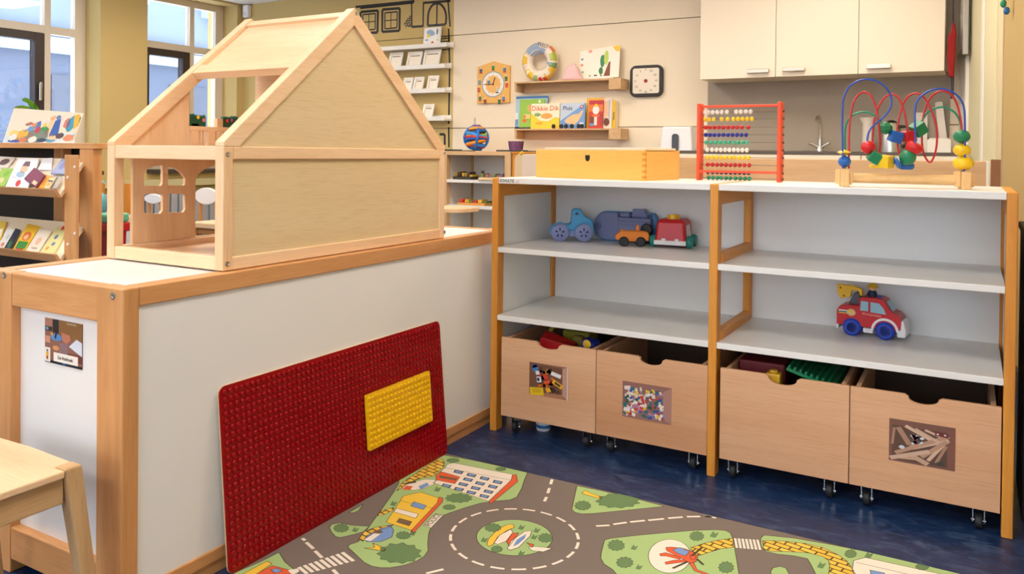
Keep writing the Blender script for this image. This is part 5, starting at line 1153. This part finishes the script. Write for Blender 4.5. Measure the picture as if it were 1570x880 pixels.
# small black wheels along the shelf front
for i, px in enumerate((849.5, 861.5, 868.5, 877.5, 888, 893)):
    p = oy(px, 191.5, YW-.12); t = thing('round_toy', ['leftmost of the small black round toys before the books','second from the left of the black round toys before the books','third from the left of the black round toys before the books','fourth from the left of the black round toys before the books','fifth from the left of the black round toys before the books','rightmost of the small black round toys before the books'][i], 'toy', (p.x, YW-.125, bz), group='small black round toys in front of the books')
    link('disc', B().lathe([(0,0),(.014,0),(.017,.004),(.014,.009),(0,.009)], (0,0,.017), 14, (0,-1,0)), plain((30,26,28)), t, world=False, smooth=40)
# white picture ledges on the mural, frames and drawing
rows_ = [((560,76),(686,68),'topmost white picture ledge on the mural wall'), ((575,112),(683,100.5),'second white picture ledge from the top on the mural wall'), ((600,150),(683,138),'third white picture ledge from the top on the mural wall'), ((625,187),(682.5,181.5),'lowest white picture ledge on the mural wall')]
lz = []
for p0, p1, lbl in rows_:
    A, C = oy(*p0, YW-.10), oy(*p1, YW-.10); zz = C.z; lz.append(zz)
    t = thing('picture_ledge', lbl, 'shelf', ((A.x+C.x)/2, YW-.05, zz-.02))
    bx(t, 'board', A.x, C.x, YW-.10, YW, zz-.016, zz, WHITEM, .002); bx(t, 'front_lip', A.x, C.x, YW-.112, YW-.10, zz-.018, zz+.016, WHITEM, .002); bx(t, 'back_lip', A.x, C.x, YW-.014, YW, zz, zz+.03, WHITEM, .002)
def pframe(px0, px1, pyt, row, label):
    A, C = oy(px0, pyt, YW-.05), oy(px1, pyt, YW-.05); zz = lz[row]; h_ = A.z-zz; w_ = (C.x-A.x)/2
    t = thing('framed_picture', label, 'picture', ((A.x+C.x)/2, YW-.085, zz+.004), rot=(-.28, 0, 0))
    e = .018; b = B()
    for q in ((-w_,w_,0,e),(-w_,w_,h_-e,h_),(-w_,-w_+e,e,h_-e),(w_-e,w_,e,h_-e)): b.box(q[0],q[1],0,.012,q[2],q[3])
    link('frame', b, WHITEM, t, world=False, bev=.001); link('backing', B().box(-w_+e,w_-e,.008,.012,e,h_-e), plain((244,234,216),.7), t, world=False)
    link('caption_strip', B().box(-w_+e+.008,w_-e-.008,.0072,.008,h_-e-.022,h_-e-.012), plain((150,140,126)), t, world=False)
for px0, px1, pyt, r_, lbl in ((598,618,80.5,1,'white picture frame nearest the dollhouse roof on the second ledge'),(626,648,79.5,1,'white picture frame in the middle of the second ledge'),(651,676,76.5,1,'white picture frame at the right of the second ledge'),(620,634,119,2,'white picture frame half hidden by the roof on the third ledge'),(636,651,118,2,'white picture frame in the middle of the third ledge'),(657,673,116,2,'white picture frame at the right of the third ledge'),(650,666,159.5,3,'single white picture frame on the lowest ledge')):
    pframe(px0, px1, pyt, r_, lbl)
A, C = oy(650.5, 43, YW-.06), oy(676, 42, YW-.06); zz = lz[0]; h_ = A.z-zz; w_ = (C.x-A.x)/2
t = thing('child_drawing', 'white canvas with colourful child drawing on the topmost ledge', 'drawing', ((A.x+C.x)/2, YW-.075, zz+.002), rot=(-.12, 0, 0))
link('canvas', B().box(-w_,w_,0,.012,0,h_), plain((244,240,234),.8), t, world=False, bev=.001)
rd = random.Random(21)
printed(t, 'drawing_print', (-w_,0,0), (2*w_,0,0), (0,0,h_), [(R(0,1,0,1),(244,240,234),.5),(blob(.4,.68,.28,.24,12,.4,rd),(150,176,210),1),(blob(.3,.55,.13,.12,10,.3,rd),(236,220,90),2),(blob(.55,.14,.1,.12,10,.3,rd),(214,70,80),2),(blob(.8,.75,.07,.22,10,.4,rd),(110,150,150),2),(blob(.85,.3,.06,.08,8,.3,rd),(210,220,120),2),(blob(.2,.32,.14,.05,8,.3,rd),(150,150,200),2)], world=False)
# motion sensor
p = oy(375.5, 17, YW-.05)
t = thing('motion_sensor', 'small white motion sensor high in the far left corner', 'sensor', (p.x, YW, p.z-.06))
link('housing', B().box(-.035,.035,-.05,0,0,.12), mat('white_gloss', (240,238,240),.3), t, world=False, bev=.012); link('lens', B().box(-.022,.022,-.053,-.048,.015,.055), plain((220,220,220),.3), t, world=False, bev=.004)
p = oy(368, 111, YW-.05)
t = thing('fly_swatter', 'blue plastic paddle hanging on the olive wall behind the dollhouse', 'paddle', (p.x, YW-.01, p.z-.03))
link('paddle', B().prism(rrect(-.07,.06,0,.055,.02,5), 'y', -.006, .004), plain((60,140,190)), t, world=False); link('stick', B().cyl((.06,-.001,.028),(.38,-.001,.034),.006,8), plain((70,140,180)), t, world=False)

# ================================================================== FAR CORNER UNIT AND WHAT STANDS ON IT
UY = 5.05
ux0, ux1 = oy(680, 232, UY).x, oy(783, 232, UY).x; uz = 0.927
t = thing('corner_shelf', 'low open shelf unit with white boards below the toy clock', 'shelf', ((ux0+ux1)/2, UY+.2, 0))
bx(t, 'top_board', ux0, ux1, UY, YW-.02, uz-.03, uz, 'shelfwood', .002)
for xa, xb in ((ux0, ux0+.03), (ux1-.05, ux1)): bx(t, 'side_post', xa, xb, UY, UY+.05, 0, uz-.03, 'shelfwood', .002)
bx(t, 'side_panel', ux0, ux0+.02, UY+.05, YW-.05, 0, uz-.03, WHITEM, 0); bx(t, 'side_panel', ux1-.02, ux1, UY+.05, YW-.05, 0, uz-.03, WHITEM, 0)
bx(t, 'back_panel', ux0, ux1, YW-.05, YW-.04, 0.05, uz-.03, WHITEM, 0); bx(t, 'rear_post', ux0+.02, ux0+.034, YW-.064, YW-.05, 0, uz-.03, 'oak', .001)
for z in (.716, .527, .30): bx(t, 'shelf_board', ux0+.02, ux1-.02, UY+.004, YW-.05, z-.022, z, WHITE, .001)
b = B()
for k in range(8): b.box(ux1-.0605, ux1-.0495, UY+.01, UY+.014, .75+k*.018, .759+k*.018)
link('pin_strip', b, BLACK, t)
def SX(px, Y): return oy(px, 232, Y).x
# twisted ball toy on a stand
t = thing('twist_ball', 'multicoloured twisted plastic ball toy on the corner shelf', 'toy', (SX(730, UY+.12), UY+.12, uz))
rb_ = random.Random(4)
for k in range(11):
    c = [(30,110,200),(214,60,40),(40,130,220),(240,150,40),(30,100,190),(200,50,44),(60,150,225),(150,190,60),(30,100,190),(240,160,50),(40,120,210)][k]
    z = .022+.0155*k; r = math.sqrt(max(.0004, .088**2-(z-.098)**2))-.012; tx, ty = (rb_.random()-.5)*.5, (rb_.random()-.5)*.5
    pts = [(r*math.cos(q), r*math.sin(q), z+tx*r*math.cos(q)+ty*r*math.sin(q)) for q in [2*math.pi*i/20 for i in range(20)]]
    zm = min(p_[2] for p_ in pts); pts = [(x, y, w_+max(0, .0125-zm)) for x, y, w_ in pts]
    link('band', B().tube(pts, .0125, 8, closed=True), plain(c, .35), t, world=False, smooth=60)
for k in range(4):
    q0 = k*math.pi/2+.4
    link('loop', B().tube([(.09*math.sin(math.pi*i/10)*math.cos(q0+.5*i/10), .09*math.sin(math.pi*i/10)*math.sin(q0+.5*i/10), .1-.088*math.cos(math.pi*i/10)) for i in range(11)], .009, 8), plain((36,120,214),.35), t, world=False, smooth=60)
link('core', B().sphere((0,0,.1), .062, 16, 10), plain((200,110,50)), t, world=False, smooth=60)
link('cap', B().lathe([(0,0),(.035,0),(.03,.012),(0,.014)], (0,0,.185), 16), plain((120,80,140)), t, world=False, smooth=40); link('stick', B().cyl((-.015,0,.17),(-.015,0,.25),.007,8), plain((200,196,190)), t, world=False)
t = thing('black_tray', 'flat black tray beside the twisted ball', 'tray', (SX(702, UY+.2), UY+.2, uz)); link('tray', B().box(-.13,.1,-.1,.1,0,.006).box(-.13,.1,-.1,-.094,.006,.012), BLACK, t, world=False, bev=.002)
t = thing('dark_plate', 'flat dark plate under the purple pot', 'tray', (SX(794, UY+.1), UY+.1, uz)); link('plate', B().box(-.13,.13,-.09,.09,0,.006).box(-.13,.13,-.09,-.084,.006,.011), plain((40,50,54)), t, world=False, bev=.002)
t = thing('purple_pot', 'small purple speckled pot on the dark plate', 'pot', (SX(791, UY+.1), UY+.1, uz+.0065)); link('pot', B().lathe([(0,0),(.048,0),(.058,.068),(.052,.068),(.044,.01),(0,.01)], (0,0,0), 22), mat('purple_speckle', (120,72,110), .6, var=.4, vscale=60), t, world=False, smooth=40)
# neighbouring orange unit
vx0, vx1 = SX(784, UY), SX(838, UY)
t = thing('orange_unit', 'orange wooden unit right of the corner shelf', 'cabinet', ((vx0+vx1)/2, UY+.2, 0))
bx(t, 'carcass', vx0+.002, vx1, UY+.01, YW-.03, 0, uz-.012, 'honey', .002); bx(t, 'top_board', vx0+.002, vx1, UY, YW-.03, uz-.012, uz-.0005, 'honey', .002)
# puzzle boxes on the shelf boards
def puz(px, z, w, h, cs, label, Y=UY+.1, name='puzzle'):
    t = thing(name, label, 'toy', (SX(px, Y), Y, z)); r_ = random.Random(int(px)); 
    link('tray', B().box(-w/2,w/2,-.07,.07,0,h*.35), plain(cs[0]), t, world=False, bev=.003)
    for k in range(6): x = -w/2+w*(k+.5)/6; link('piece', B().box(x-w*.07,x+w*.07,-.05+.02*r_.random(),.05,h*.35,h*(.6+.4*r_.random())), plain(cs[1+k % (len(cs)-1)]), t, world=False, bev=.003)
puz(716, .7162, .16, .06, [(50,44,30),(150,120,40),(70,50,30),(200,160,50)], 'dark toy train set at the left of the top shelf of the corner unit')
puz(759, .7162, .2, .06, [(226,196,150),(110,120,80),(150,110,90),(120,90,120)], 'pale wooden puzzle tray at the right of the corner unit', UY+.06)
puz(730, .5272, .24, .05, [(214,150,70),(200,50,40),(226,180,60),(90,120,60)], 'orange wooden puzzle on the second board of the corner unit')
t = thing('toy_figure', 'small blue toy figure between the train set and the puzzle tray', 'toy', (SX(740.5, UY+.06), UY+.06, .7162)); link('body', B().lathe([(0,0),(.022,0),(.018,.035),(.008,.045),(0,.046)], (0,0,0), 12), plain((60,70,120)), t, world=False, smooth=50); link('head', B().sphere((0,0,.056), .014), plain((50,40,40)), t, world=False, smooth=60)
# wooden boards standing behind the box on the toy shelf side
px0_, px1_ = SX(789, 4.2), SX(822, 4.2)
t = thing('wooden_chair', 'pale wooden chair back with rounded corners behind the box', 'chair', ((px0_+px1_)/2, 4.2, 0))
w_ = (px1_-px0_)/2; zt_ = oy(800, 236, 4.2).z; zb_2 = oy(800, 272, 4.2).z
link('backrest', B().prism(rrect(-w_,w_*1.5,zb_2-.1,zt_,.035,5), 'y', 0, .02), wood('ply', 2), t, world=False, bev=.003)
link('back_cover', B().prism(rrect(-w_*.3,w_*1.5,zb_2-.1,zt_-.004,.02,4), 'y', -.004, 0), plain((226,206,186),.7), t, world=False)
for s in (-.9, 1.4):
    for y in (.01, .32): link('leg', B().box(s*w_-.015,s*w_+.015,y-.012,y+.012,0,.46 if y > .1 else zb_2-.08), wood('ply', 2), t, world=False, bev=.003)
link('seat', B().box(-w_,w_*1.5,.0,.34,.44,.46), wood('ply', 0), t, world=False, bev=.004)
link('ribbon', B().tube([(-w_*.2,-.006,zt_+.012),(-w_*.32,-.008,zt_+.006),(-w_*.45,-.006,zt_-.004)], .007, 6), plain((244,196,40)), t, world=False, smooth=60)
# round-edged table in front of the corner unit
TY = 3.9
tc_ = oy(650, 318, TY); tz_ = .575
t = thing('side_table', 'light wooden table with rounded corner behind the dollhouse', 'table', (-3.0, TY, 0))
cR = ox(723, 316, -2.75); xr = oz(722, 322, tz_-.012)
poly = [(-.9,-.35),(xr.x+3.0-.12,-.35)]+[(xr.x+3.0-.12+.12*math.sin(q), xr.y-TY+.0-.12*math.cos(q)) for q in [math.pi*k/10*.5 for k in range(11)]]+[(xr.x+3.0, .45),(-.9,.45)]
poly[1] = (xr.x+3.0-.12, min(poly[2][1], -.1)); poly[0] = (-.9, poly[1][1])
link('table_top', B().prism(poly, 'z', tz_-.028, tz_), wood('birch', 0), t, world=False, bev=.004)
for x, y in ((-.84,.0),(-.25,.02),(-.84,.4),(-.25,.4)): link('leg', B().cyl((x,y,0),(x,y,tz_-.028),.022,14), wood('birch', 2), t, world=False, smooth=40)

# ================================================================== BOOK DISPLAY (left)
YBk = 1.95; YRk = 1.80
Bk = lambda x, y, Y=YBk: oy(x, y, Y)
zt_ = Bk(130, 219.5).z; xl = Bk(-115, 230).x
mx0, mx1 = Bk(121.5, 300).x, Bk(142, 300).x
t = thing('book_display', 'wooden book display rack with slanted shelves and black back', 'bookcase', ((xl+mx1)/2, 2.05, 0))
bx(t, 'post', mx0, mx1, YBk, YBk+.04, 0, zt_-.02, 'beech', .002); bx(t, 'post', Bk(12,300).x, Bk(26,300).x, YBk+.2, YBk+.24, 0, zt_-.02, 'beech', .002); bx(t, 'post', xl, xl+.05, YBk, YBk+.04, 0, zt_-.02, 'beech', .002)
bx(t, 'top_rail', xl, mx1+.012, YBk-.005, YBk+.28, zt_-.022, zt_, 'beech', .002)
bx(t, 'back_panel', xl, oy(124, 300, YBk+.26).x, YBk+.25, YBk+.26, .05, zt_-.022, plain((16,15,17),.6), 0)
rx0, rx1 = Bk(98.5, 300, YRk).x, Bk(117, 300, YRk).x
zr_ = Bk(107, 237.5, YRk).z
rp2 = bx(t, 'rack_post', rx0, rx1, YRk, YRk+.012, 0, zr_, 'beech', .002)
bx(t, 'rack_post', xl, xl+rx1-rx0, YRk, YRk+.012, 0, zr_, 'beech', .002)
for px, py in ((114.5,256),(104,272),(114.5,358),(104,374.5)):
    c = oy(px, py, YRk); link('bolt', B().lathe([(0,0),(.006,0),(.005,.0025),(0,.003)], c, 12, (0,-1,0)), plain((236,226,214)), t, smooth=40)
SH = []
for (fy, by) in (((88,298),(121,243.5)), ((88,397),(121.5,342))):
    f = oy(*fy, YRk-.03); k = oy(*by, YBk+.02); SH.append((f, k))
    x1 = oy(92, fy[1], YRk-.03).x; x1b = mx0+.01
    P = [Vector((xl, f.y, f.z)), Vector((x1, f.y, f.z)), Vector((x1b, k.y, k.z)), Vector((xl, k.y, k.z))]
    n = (P[1]-P[0]).cross(P[2]-P[1]).normalized()
    if n.z < 0: n = -n
    link('slanted_shelf', B().hexa([p-n*.012 for p in P]+P), mat('pale_shelf', (240,224,196),.5), t)
    link('front_lip', B().hexa([P[0]-n*.014+Vector((0,-.012,0)), P[1]-n*.014+Vector((0,-.012,0)), P[1]-n*.014, P[0]-n*.014, P[0]+n*.022+Vector((0,-.012,0)), P[1]+n*.022+Vector((0,-.012,0)), P[1]+n*.022, P[0]+n*.022]), wood('beech', 0), t, bev=.001)
def onshelf(i, x, y, up=0.0):
    f, k = SH[i]; e = Vector((1,0,0)); s = (k-f); s.x = 0; n = e.cross(s).normalized(); d = ray(x/4.889, 225+y/4.889); tt = n.dot(f+n*up-EYE)/n.dot(d); return EYE+d*tt, n
def sbook(i, quad, col, label, items=(), up=.002, th=.006):
    P = [onshelf(i, *q, up)[0] for q in quad]; n = onshelf(i, *quad[0], up)[1]
    c = sum(P, Vector())/4; t = thing('display_book', label, 'book', tuple(c))
    link('cover', B().hexa([p for p in P]+[p+n*th for p in P]), plain(col,.4), t)
    # quad runs front-left, back-left, back-right, front-right
    if items:
        b = B(); ms_ = []
        for poly, cc, lay in items:
            m = plain(cc, .45)
            if m not in ms_: ms_.append(m)
            b.mi = ms_.index(m); pts = []
            for u, v in poly:
                a = P[0].lerp(P[3], u); e = P[1].lerp(P[2], u); pts.append(a.lerp(e, v)+n*(th+.0004*lay))
            b.poly(pts)
        link('cover_print', b, ms_, t, flip=False)
sbook(0, [(-70,160),(-10,80),(122,88),(60,166)], (226,216,206), 'pale book with a dark bear-like shape at the back of the upper rack', [(blob(.6,.5,.3,.35,10),(96,76,74),1)])
sbook(0, [(-60,302),(20,172),(122,172),(38,303)], (150,190,70), 'green book at the left of the upper rack', [(blob(.5,.3,.25,.2,9),(226,200,150),1),(blob(.6,.7,.25,.2,9),(120,180,50),1),(blob(.35,.2,.1,.1,8),(220,110,60),2)], .002)
sbook(0, [(48,306),(145,95),(300,98),(215,316)], (240,240,244), 'large white book with a capped figure on the upper rack', [(blob(.5,.62,.2,.2,10),(220,180,150),1),([(.35,.72),(.7,.7),(.65,.88),(.42,.88)],(110,80,100),2),(blob(.45,.42,.22,.12,10),(150,180,206),1),(circ(.5,.12,.11,12),(206,50,50),2),(R(.1,.3,.3,.33),(180,180,190),1)], .010)
sbook(0, [(290,180),(330,95),(400,92),(390,180)], (238,236,240), 'plain white book at the back of the upper rack', (), .002)
sbook(0, [(383,207),(470,98),(560,98),(490,210)], (150,160,200), 'blue-grey book partly hidden by the rack post', [(blob(.5,.5,.3,.3,8),(120,130,180),1)], .009)
sbook(0, [(188,250),(265,168),(345,222),(278,315)], (112,26,66), 'tilted maroon book lying on the white book', [(R(.1,.9,.1,.9),(124,32,74),1),(R(.62,.92,.05,.3),(226,196,150),2)], .018, .008)
sbook(0, [(288,318),(345,215),(392,232),(332,320)], (220,156,40), 'narrow orange book right of the maroon book', [(R(.3,.7,.2,.8),(200,130,30),1)], .011)
sbook(0, [(336,318),(383,240),(416,246),(372,320)], (226,206,160), 'small cream and black book on the upper rack', [(R(0,1,.6,.75),(50,44,40),1),(R(.2,.8,.2,.5),(214,160,60),1)], .018)
sbook(0, [(384,320),(432,236),(474,236),(428,322)], (176,166,156), 'grey book at the right end of the upper rack', [(R(0,.3,0,1),(90,84,80),1)], .011)
sbook(1, [(-60,760),(-20,570),(52,566),(10,700)], (244,206,40), 'yellow and white book at the far left of the lower rack', [(R(.2,.9,.1,.6),(240,236,226),1)], .003)
sbook(1, [(-20,768),(62,620),(118,634),(36,776)], (226,222,214), 'white book with small orange spots on the lower rack', [(blob(.5,.2,.2,.12,8),(220,120,80),1),(blob(.6,.6,.2,.15,8),(200,200,190),1)], .004)
sbook(1, [(32,776),(122,620),(156,630),(82,786)], (32,34,50), 'narrow dark book between white and yellow books', [(R(.3,.8,.1,.4),(60,110,70),1)], .006)
sbook(1, [(95,792),(212,585),(302,606),(186,797)], (238,190,40), 'yellow book with green and red figure on the lower rack', [(blob(.5,.55,.36,.2,10),(220,110,50),1),(blob(.5,.52,.22,.12,10),(240,190,150),2),(R(.1,.9,.1,.36),(50,140,60),1),(R(.2,.8,.0,.1),(206,40,40),2)], .004)
sbook(1, [(190,802),(302,622),(392,640),(288,810)], (238,226,204), 'cream book with a light drawing on the lower rack', [(blob(.5,.5,.22,.2,10),(236,190,160),1),(blob(.5,.2,.3,.05,8),(190,170,150),1)], .004)
sbook(1, [(296,812),(432,612),(520,600),(402,818)], (222,214,150), 'pale green book with blue and red details on the lower rack', [(blob(.5,.6,.15,.1,10),(90,110,160),1),(R(.5,.95,.86,1),(206,40,40),2),(blob(.35,.2,.12,.08,8),(230,150,60),1),(blob(.6,.35,.15,.08,8),(110,130,170),1)], .004)
# illustrated strip standing on top
q0 = oy(0, 220, YBk+.1); A = oy(-12, 167, YBk+.12); Cc = oy(121, 173.5, YBk+.08)
zt2 = zt_
t = thing('picture_strip', 'long folded strip of colourful storybook pictures on the book display', 'picture', ((A.x+Cc.x)/2, YBk+.06, zt2))
e0 = Vector((oy(4,200,YBk+.05).x, YBk+.05, zt2+.0004)); e1 = Vector((Cc.x, YBk+.05, zt2+.0004))
hL, hR = A.z-zt2, Cc.z-zt2
link('board', B().hexa([e0, e1, e1+Vector((0,.004,0)), e0+Vector((0,.004,0)), e0+Vector((-.02,.06,hL)), e1+Vector((0,.05,hR)), e1+Vector((0,.054,hR)), e0+Vector((-.02,.064,hL))]), plain((242,224,198),.6), t)
UU = e1-e0; VV = Vector((0,.05,hR))
s_ = lambda x, y: ((x-45)/1195, (722-y)/485)
def sp_(poly, c, l):
    if l >= 2:
        mx, my = sum(p[0] for p in poly)/len(poly), sum(p[1] for p in poly)/len(poly); poly = [(max(50, min(1235, mx+(p[0]-mx)*1.3)), max(245, min(718, my+(p[1]-my)*1.3-12))) for p in poly]
    return ([s_(*p) for p in poly], c, l)
itm = [sp_([(50,720),(50,470),(40,240),(280,220),(700,230),(1230,260),(1235,720)], (244,228,200), 0.5), sp_([(640,300),(720,260),(960,250),(960,700),(700,700)], (238,214,196), 1), sp_([(960,270),(1235,270),(1235,560),(960,560)], (236,222,190), 1), sp_([(960,560),(1235,560),(1235,715),(930,715)], (214,226,224), 1), sp_([(40,250),(130,240),(140,450),(45,450)], (180,206,220), 1), sp_([(300,500),(650,480),(650,560),(300,580)], (214,170,130), 1.5), sp_(blob(350,660,90,60,12,.3), (200,150,90), 2.5), sp_(blob(620,620,70,80,12,.3), (120,140,110), 3), sp_(blob(480,620,60,60,10,.3), (150,120,100), 3.5), sp_([(60,720),(60,460),(270,450),(300,720)], (206,222,226), 1), sp_([(150,450),(185,270),(235,270),(270,450)], (214,60,56), 2), sp_(blob(200,240,40,35,10), (240,180,40), 2), sp_(blob(110,330,60,60,10,.4), (236,160,90), 2), sp_(blob(70,330,25,50,8), (90,120,160), 2),
       sp_([(275,310),(590,305),(620,480),(310,500)], (140,144,140), 1), sp_(blob(480,360,90,35,12), (60,66,70), 2), sp_(blob(490,430,40,30,10), (230,140,90), 3), sp_(blob(450,500,45,45,10), (100,150,200), 3), sp_(blob(560,420,35,60,10), (80,120,190), 2), sp_(blob(390,410,60,30,10), (180,110,90), 3),
       sp_([(300,560),(450,540),(720,520),(740,640),(660,720),(330,720)], (126,130,122), 2), sp_(blob(190,580,75,60,12), (240,206,110), 3), sp_(blob(200,640,60,50,10), (244,226,214), 4), sp_(blob(330,590,60,60,10), (240,180,60), 4), sp_(blob(410,580,30,45,8), (244,190,40), 4), sp_(blob(590,520,45,50,10), (196,60,80), 4), sp_(blob(690,500,60,35,10), (60,150,70), 3), sp_(blob(560,680,60,50,10), (244,230,214), 4), sp_(blob(400,690,50,30,10), (230,120,70), 4), sp_(blob(240,705,110,18,10), (50,80,160), 4), sp_(blob(720,690,70,30,10), (50,60,90), 4), sp_(blob(680,440,30,30,10), (246,206,60), 3),
       sp_(blob(770,310,45,55,10), (240,170,110), 2), sp_(blob(780,480,45,120,12), (244,206,150), 2), sp_(blob(860,310,35,35,10), (90,130,170), 2), sp_([(840,390),(905,370),(945,580),(830,600)], (40,90,170), 3), sp_(blob(880,640,60,40,10), (244,200,150), 3), sp_(blob(860,690,80,30,10), (90,160,190), 2),
       sp_(blob(1035,410,45,75,10), (226,120,110), 2), sp_(blob(1110,420,60,120,12), (50,150,180), 2), sp_([(1125,300),(1190,290),(1230,420),(1180,490)], (246,180,40), 3), sp_(blob(1220,380,25,70,8), (110,160,80), 2), sp_(blob(1000,620,60,45,10), (90,64,56), 3), sp_(blob(1150,650,70,55,10), (240,140,90), 3), sp_(blob(1230,640,30,50,8), (150,190,220), 2)]
printed(t, 'storybook_print', e0+Vector((0,-.0002,0)), UU, VV, itm)
# plant behind the strip
p = oy(52, 200, YBk+.2)
t = thing('potted_plant', 'green leafy plant standing behind the picture strip', 'plant', (p.x, YBk+.2, zt2))
link('pot', B().lathe([(0,0),(.035,0),(.045,.07),(.04,.07),(.036,.06),(0,.06)], (0,0,0), 18), plain((150,120,100)), t, world=False, smooth=40)
def leaf(pts, w):
    b = B(); P = [Vector(p_) for p_ in pts]; n = len(P); V = []
    for i, p_ in enumerate(P):
        ww = w*math.sin(math.pi*(i+.35)/(n-.3)); V += [p_+Vector((0,-ww*.6,ww)), p_+Vector((0,ww*.3,0)), p_+Vector((0,ww*.6,-ww))]
    b.add(V, [(3*i+j, 3*i+j+1, 3*i+j+4, 3*i+j+3) for i in range(n-1) for j in (0,1)]); link('leaf', b, mat('leaf_green', (90,160,30),.45), t, world=False, smooth=60, flip=False)
f_ = lambda x, y: tuple(oy(x/10.35, 150+y/10.35, YBk+.2)-Vector((p.x, YBk+.2, zt2)))
leaf([(0,0,.06), f_(620,200), f_(570,140), f_(500,85), f_(420,45), f_(350,35)], .02); leaf([(0,0,.06), f_(480,175), f_(380,160), f_(290,160), f_(215,168)], .012); leaf([(0,0,.06), f_(560,120), f_(500,110), f_(450,120)], .015)

# ================================================================== SEEN BEHIND AND THROUGH THE DOLLHOUSE
MY = 3.0
mxl, mxr = oy(143, 330, MY).x, oy(204, 330, MY).x; mz = oy(190, 331, MY).z
t = thing('play_stall', 'wooden play stall with two orange posts behind the dollhouse', 'play furniture', ((mxl+mxr)/2, MY+.15, 0))
bx(t, 'counter', oy(186,330,MY).x, mxr+.12, MY, MY+.3, mz-.06, mz, 'birch', .003); bx(t, 'side_panel', oy(186,330,MY).x, oy(203,330,MY).x, MY+.01, MY+.3, 0, mz-.06, WHITEM, .001)
for a, b_ in ((145.5, 154.5), (187.5, 195)): bx(t, 'post', oy(a,300,MY+.1).x, oy(b_,300,MY+.1).x, MY+.1, MY+.13, 0 if a < 150 else mz, oy(a,281,MY+.1).z, 'honey', .003)
bx(t, 'rail', oy(145.5,300,MY+.1).x, oy(195,300,MY+.1).x, MY+.13, MY+.15, .30, .36, 'honey', .002)
p = oy(158, 312, MY+.05)
t = thing('cloth_bag', 'teal blue cloth bag hanging at the orange post', 'bag', (p.x, MY+.04, p.z-.06))
link('bag', B().sphere((0,0,.06), (.045,.03,.065), 12, 8), plain((110,180,190),.8), t, world=False, smooth=60); link('strap', B().tube([(-.02,0,.11),(-.03,.02,.18),(-.03,.05,.2)], .004, 6), plain((90,160,170)), t, world=False)
RBY = 2.66
p0, p1 = oy(138, 342, RBY), oy(150, 386, RBY)
t = thing('toy_bin', 'red plastic bin with green lid between book display and dollhouse', 'bin', ((p0.x+p1.x)/2, RBY+.1, 0))
hw_ = (p1.x-p0.x)/2
link('bin', B().hexa([(-hw_,-.05,0),(hw_,-.05,0),(hw_,.05,0),(-hw_,.05,0),(-hw_-.02,-.06,p0.z-.02),(hw_+.02,-.06,p0.z-.02),(hw_+.02,.06,p0.z-.02),(-hw_-.02,.06,p0.z-.02)]), plain((190,20,30),.4), t, world=False, bev=.008)
link('rim', B().box(-hw_-.03,hw_+.03,-.07,.07,p0.z-.05,p0.z), plain((200,26,34),.4), t, world=False, bev=.006); link('lid', B().box(-hw_-.028,hw_+.028,-.068,.068,p0.z,p0.z+.05), plain((110,190,150),.4), t, world=False, bev=.012)
link('stripe', B().box(-hw_-.004,hw_+.004,-.054,.054,.0,.035), plain((240,200,40),.4), t, world=False, bev=.002)
def schair(px0, px1, py0, py1, Y, label):
    A, C = oy(px0, py0, Y), oy(px1, py1, Y); w_ = (C.x-A.x)/2; cz = (A.z+C.z)/2; h_ = (A.z-C.z)/2
    t = thing('school_chair', label, 'chair', ((A.x+C.x)/2, Y, 0))
    link('backrest', B().prism([(w_*math.cos(q)*(1-.12*abs(math.sin(q))), cz+h_*math.sin(q)) for q in [2*math.pi*k/24 for k in range(24)]], 'y', 0, .02), mat('chair_white', (238,238,240),.4), t, world=False, bev=.004)
    for s in (-1, 1):
        link('back_leg', B().tube([(s*w_*.62,.02,cz-h_*.3),(s*w_*.8,.03,.3),(s*w_*1.0,.05,0)], .013, 8), wood('beech', 2), t, world=False, smooth=60); link('front_leg', B().tube([(s*w_*.8,.32,.31),(s*w_*1.0,.36,0)], .013, 8), wood('beech', 2), t, world=False, smooth=60)
    link('seat', B().prism(rrect(-w_*.95,w_*.95,.02,.36,.05,5), 'z', .305, .322), wood('birch', 0), t, world=False, bev=.004)
schair(220, 248, 296.5, 313.5, 3.6, 'white-backed school chair seen through the dollhouse window'); schair(297, 334, 287, 315, 3.4, 'white-backed school chair seen beside the dollhouse inner wall')
t = thing('radiator', 'long grey radiator below the windows behind the chairs', 'radiator', (XL+.14, 4.3, 0))
b = B()
for k in range(30): b.box(XL+.12, XL+.20, 3.0+k*.08, 3.0+k*.08+.06, .18, .56)
link('fin', b, plain((176,178,184),.5), t); bx(t, 'pipe', XL+.13, XL+.17, 2.95, 5.4, .14, .18, plain((176,178,184),.5), .005); bx(t, 'bracket', XL+.03, XL+.14, 3.3, 3.36, .0, .16, plain((176,178,184),.5), .002); bx(t, 'bracket', XL+.03, XL+.14, 5.0, 5.06, .0, .16, plain((176,178,184),.5), .002)
p0, p1 = oy(297, 341, 3.1), oy(336, 362, 3.1)
t = thing('wooden_bench', 'low wooden bench seen through the right bay of the dollhouse', 'bench', ((p0.x+p1.x)/2+.05, 3.2, 0))
w_ = (p1.x-p0.x)/2+.1
link('seat', B().box(-w_,w_,-.1,.12,p0.z-.03,p0.z), wood('birch', 0), t, world=False, bev=.004); link('skirt', B().box(-w_+.02,w_-.02,-.08,-.06,p1.z,p0.z-.03), wood('beech', 0), t, world=False, bev=.002)
for s in (-1, 1):
    for y in (-.07, .09): link('leg', B().box(s*(w_-.04)-.02,s*(w_-.04)+.02,y-.02,y+.02,0,p0.z-.03), wood('beech', 2), t, world=False, bev=.003)
